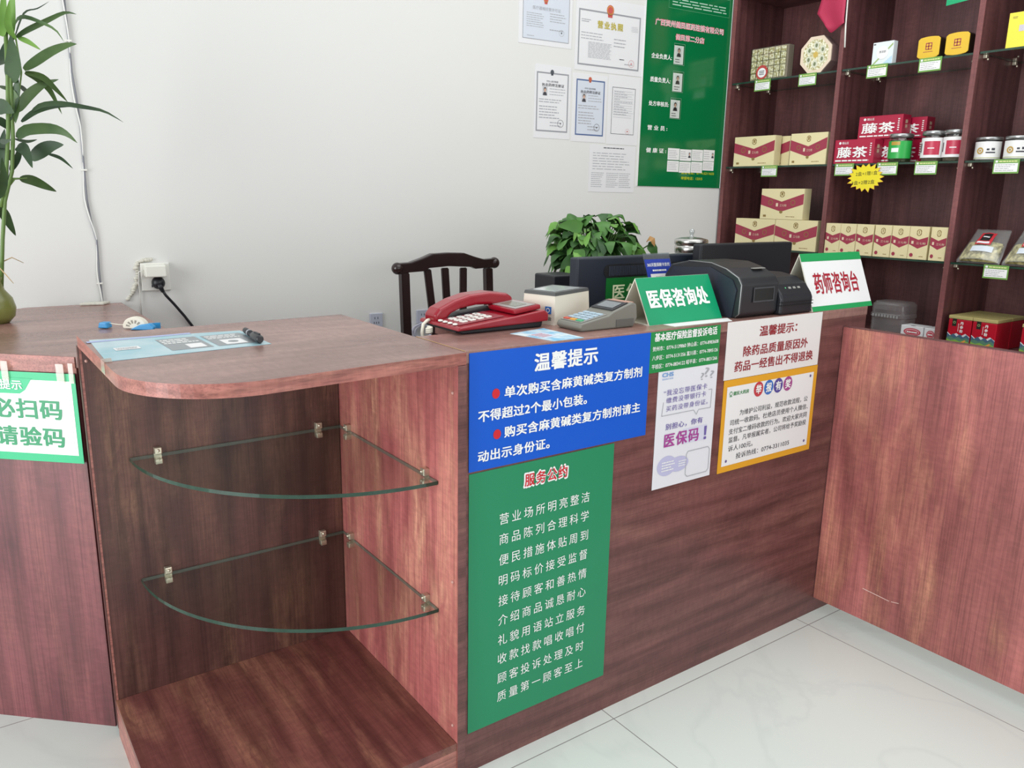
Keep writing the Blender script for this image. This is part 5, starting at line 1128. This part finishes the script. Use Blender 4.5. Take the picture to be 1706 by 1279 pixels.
# herb bags on the lower shelf of the right bay
herb = paper_print('dried_flowers', (120, 112, 62), (206, 194, 140), 70, .4)
def bag(y1, w, x0, label):
    s = Vector((.10, 0, .115)); Ls = s.length
    f = Frame((x0, y1, Z3 + .002), (0, -1, 0), s); t = thing('herb_bag', f.p(w / 2, 0, 0), label, 'bag', 'herb bags')
    def sheet(n0, bulge, mi, b, v0=0., v1=1.0, u0=0., u1=1.0, k=10):
        vs_ = []; tp = lambda v: 1.0 - .22 * v
        for j in range(k + 1):
            for i in range(k + 1):
                u = u0 + (u1 - u0) * i / k; v = v0 + (v1 - v0) * j / k
                hgt = bulge * (sin(pi * min(max(u, 0), 1)) ** .6) * (sin(pi * min(1, .15 + v * .85)) ** .7) * (1.25 - v * .6)
                vs_.append(f.p(w * (.5 + (u - .5) * tp(v)), v * Ls, n0 + hgt + .0015 * sin(23 * u + 11 * v) * sin(17 * v)))
        b.add(vs_, [(j * (k + 1) + i, j * (k + 1) + i + 1, (j + 1) * (k + 1) + i + 1, (j + 1) * (k + 1) + i) for j in range(k) for i in range(k)], mi, True)
    b = B(); sheet(.004, .022, 0, b, .04, .55, .06, .94); sheet(.002, 0, 0, b, .04, .55, .06, .94); b.build('herbs', herb, t)
    b = B(); sheet(.006, .026, 0, b); sheet(.0, 0, 0, b); b.build('clear_pouch', thin_glass('pouch_film', (246, 248, 246), .10, .12, .12, (226, 228, 228)), t)
    b = B(); sheet(.0085, .026, 0, b, .40, .82, .30, .70, 8); sheet(.0095, .026, 1, b, .52, .78, .38, .62, 6); sheet(.0095, .026, 2, b, .43, .49, .34, .66, 6); sheet(.0105, .026, 2, b, .63, .67, .42, .58, 6); b.build('label_print', [plain('bag_label_red', (196, 52, 62), .4), plain('bag_label_black', (34, 34, 34), .4), plain('bag_label_white', (226, 226, 230), .4)], t)
    b = B(); sheet(.0075, .026, 0, b, .20, .36, .28, .8, 6); b.build('sticker', plain('pale_sticker', (206, 214, 222), .4), t)
    return t
bag(.168, .150, 2.250, 'clear bag of dried herbs, the left one above the shelf price tag')
bag(.012, .150, 2.252, 'clear bag of dried herbs, the right one cut by the photo edge')

# red cans on the base board
can_red = plain('red_can', (180, 16, 40), .3); can_lid = plain('pale_olive_lid', (180, 168, 110), .4)
def can(y1, w, h, d, x, label, front=True, proto=None):
    f = Frame((x, y1, Z4), (0, -1, 0), (0, 0, 1)); t = thing('red_can', f.p(w / 2, 0, 0), label, 'can', 'red cans on the base board')
    cb = B().box(.001, w - .001, 0, h - .0125, -d + .001, -.001, 0, bev=.003, fr=f).build('can_body', can_red, t); B().box(0, w, h - .0123, h, -d, 0, 0, bev=.002, fr=f).build('lid', can_lid, t)
    if front:
        b = B(); b.rect(w * .18, w * .36, h * .66, h * .90, -.0004, 0, f); b.ring(w * .27, h * .78, w * .055, w * .02, .0, 1, f, 14); b.build('black_tag', [plain('tag_black', (30, 34, 26), .4), plain('tag_green', (150, 170, 110), .4)], cb)
        b = B()
        for i, ch in enumerate('丹参粉'): b.text(f, ch, w * .52, w * .66, h * (.72 - i * .125), h * (.82 - i * .125), -.0003, 0, .02)
        b.rows(f, w * .44, w * .47, h * .50, h * .76, 7, -.0003, 0, .5, random.Random(1), .0, False); b.build('lettering', white_ink, cb)
        b = B(); rk = random.Random(6)
        hills = lambda base, amp, k, mi, n: b.flat([(.002, .002)] + [(w - .002, .002)] + [(w - .002 - (w - .004) * i / k, base + amp * (i % 2) + rk.uniform(-.1, .1) * amp) for i in range(k + 1)], n, mi, f)
        hills(h * .36, h * .09, 5, 0, -.0005); hills(h * .34, h * .08, 7, 1, -.0002); hills(h * .27, h * .06, 6, 2, .0001); hills(h * .19, h * .05, 5, 3, .0004)
        b.flat([(w * .4, .004), (w * .6, .004), (w * .85, h * .24), (w * .78, h * .25)], .0007, 4, f); b.build('scenery_print', [plain('peak_white', (210, 216, 220), .5), plain('hill_blue', (66, 96, 120), .5), plain('hill_teal', (84, 128, 104), .5), plain('hill_green', (128, 170, 70), .5), plain('path_orange', (220, 150, 70), .5)], cb)
    return t
can(.1655, .086, .1165, .115, 2.249, 'red can with cream lid, front left of the group of four')
can(.0785, .086, .1165, .115, 2.249, 'red can with cream lid, front right of the group of four')
can(.1655, .086, .1165, .115, 2.366, 'red can behind the front left one showing only its lid', False)
can(.0785, .086, .1165, .115, 2.366, 'red can behind the front right one showing only its lid and side', False)
can(-.088, .086, .1165, .115, 2.249, 'red can standing alone at the right edge of the photo')

t = thing('plastic_jar', (2.32, .418, .7355), 'empty frosted clear plastic jar at the end of the service counter', 'jar')
rq = lambda w, d, r: [(2.322 + sx * (d / 2 - r) + r * cos(a), .418 + sy * (w / 2 - r) + r * sin(a)) for sx, sy, a0 in ((1, 1, 0), (-1, 1, pi / 2), (-1, -1, pi), (1, -1, 3 * pi / 2)) for a in [a0 + pi / 2 * i / 6 for i in range(7)]]
b = B(); 
prev = None
prf = [(.134, .0005), (.140, .006), (.140, .088), (.146, .094), (.146, .108), (.140, .112), (.142, .130), (.140, .156), (.126, .165)]
for i in range(len(prf) - 1):
    prf_z = .79
    q0, q1 = rq(prf[i][0], prf[i][0] * .9, .03), rq(prf[i + 1][0], prf[i + 1][0] * .9, .03); n = len(q0); z0, z1 = Z4 + prf[i][1] * prf_z, Z4 + prf[i + 1][1] * prf_z
    b.add([(x, y, z0) for x, y in q0] + [(x, y, z1) for x, y in q1], [(k, (k + 1) % n, (k + 1) % n + n, k + n) for k in range(n)], 0, True)
b.build('jar_body', frosted, t)
q = rq(.126, .114, .028); B().prism(q, Z4 + .1306, Z4 + .133).build('jar_top', frosted, t)
b = B()
for k in range(9): b.box(2.2505, 2.2545, .362 + k * .0125, .370 + k * .0125, Z4 + .0747, Z4 + .0845)
b.build('ribbed_grip', plain('rib_grey', (150, 148, 148), .3), t)
wbx = plain('white_carton', (228, 228, 230), .4)
def oval_box(y1, w, label):
    f = Frame((2.249, y1, Z4), (0, -1, 0), (0, 0, 1)); b = B(); b.box(0, w, 0, .055, -.07, 0, 0, bev=.001, seg=1, fr=f); o = b.build('soap_box', wbx, loc=f.p(w / 2, 0, 0)); tag(o, label, 'box', 'white boxes with a red oval')
    b = B(); c = .046 if w > .06 else .025; r = .034 if w > .06 else .0155
    b.disc(c, .032, r, .015, .0006, 0, f); b.disc(c, .032, r * .85, .0118, .0009, 1, f); b.disc(c, .031, r * .75, .0085, .0012, 0, f); b.build('oval_print', [plain('oval_red', (190, 70, 84), .4), plain('oval_pink', (222, 160, 166), .4)], o)
    b = B(); b.rows(f, c - r * .6, c + r * .6, .028, .034, 1, .0015, 0, .8, random.Random(1), .0); b.build('lettering', white_ink, o)
    b = B(); b.disc(w * .5, .0, .01, .006, 0, 0, Frame(f.p(0, .0554, -.008), f.U, (1, 0, 0))); b.build('tab_hole', black, o) if w > .06 else None
oval_box(.3425, .088, 'white box with a red oval above the gate panel, beside the frosted jar'); oval_box(.250, .042, 'white box with a red oval, right of the pair and cut off by the upright')
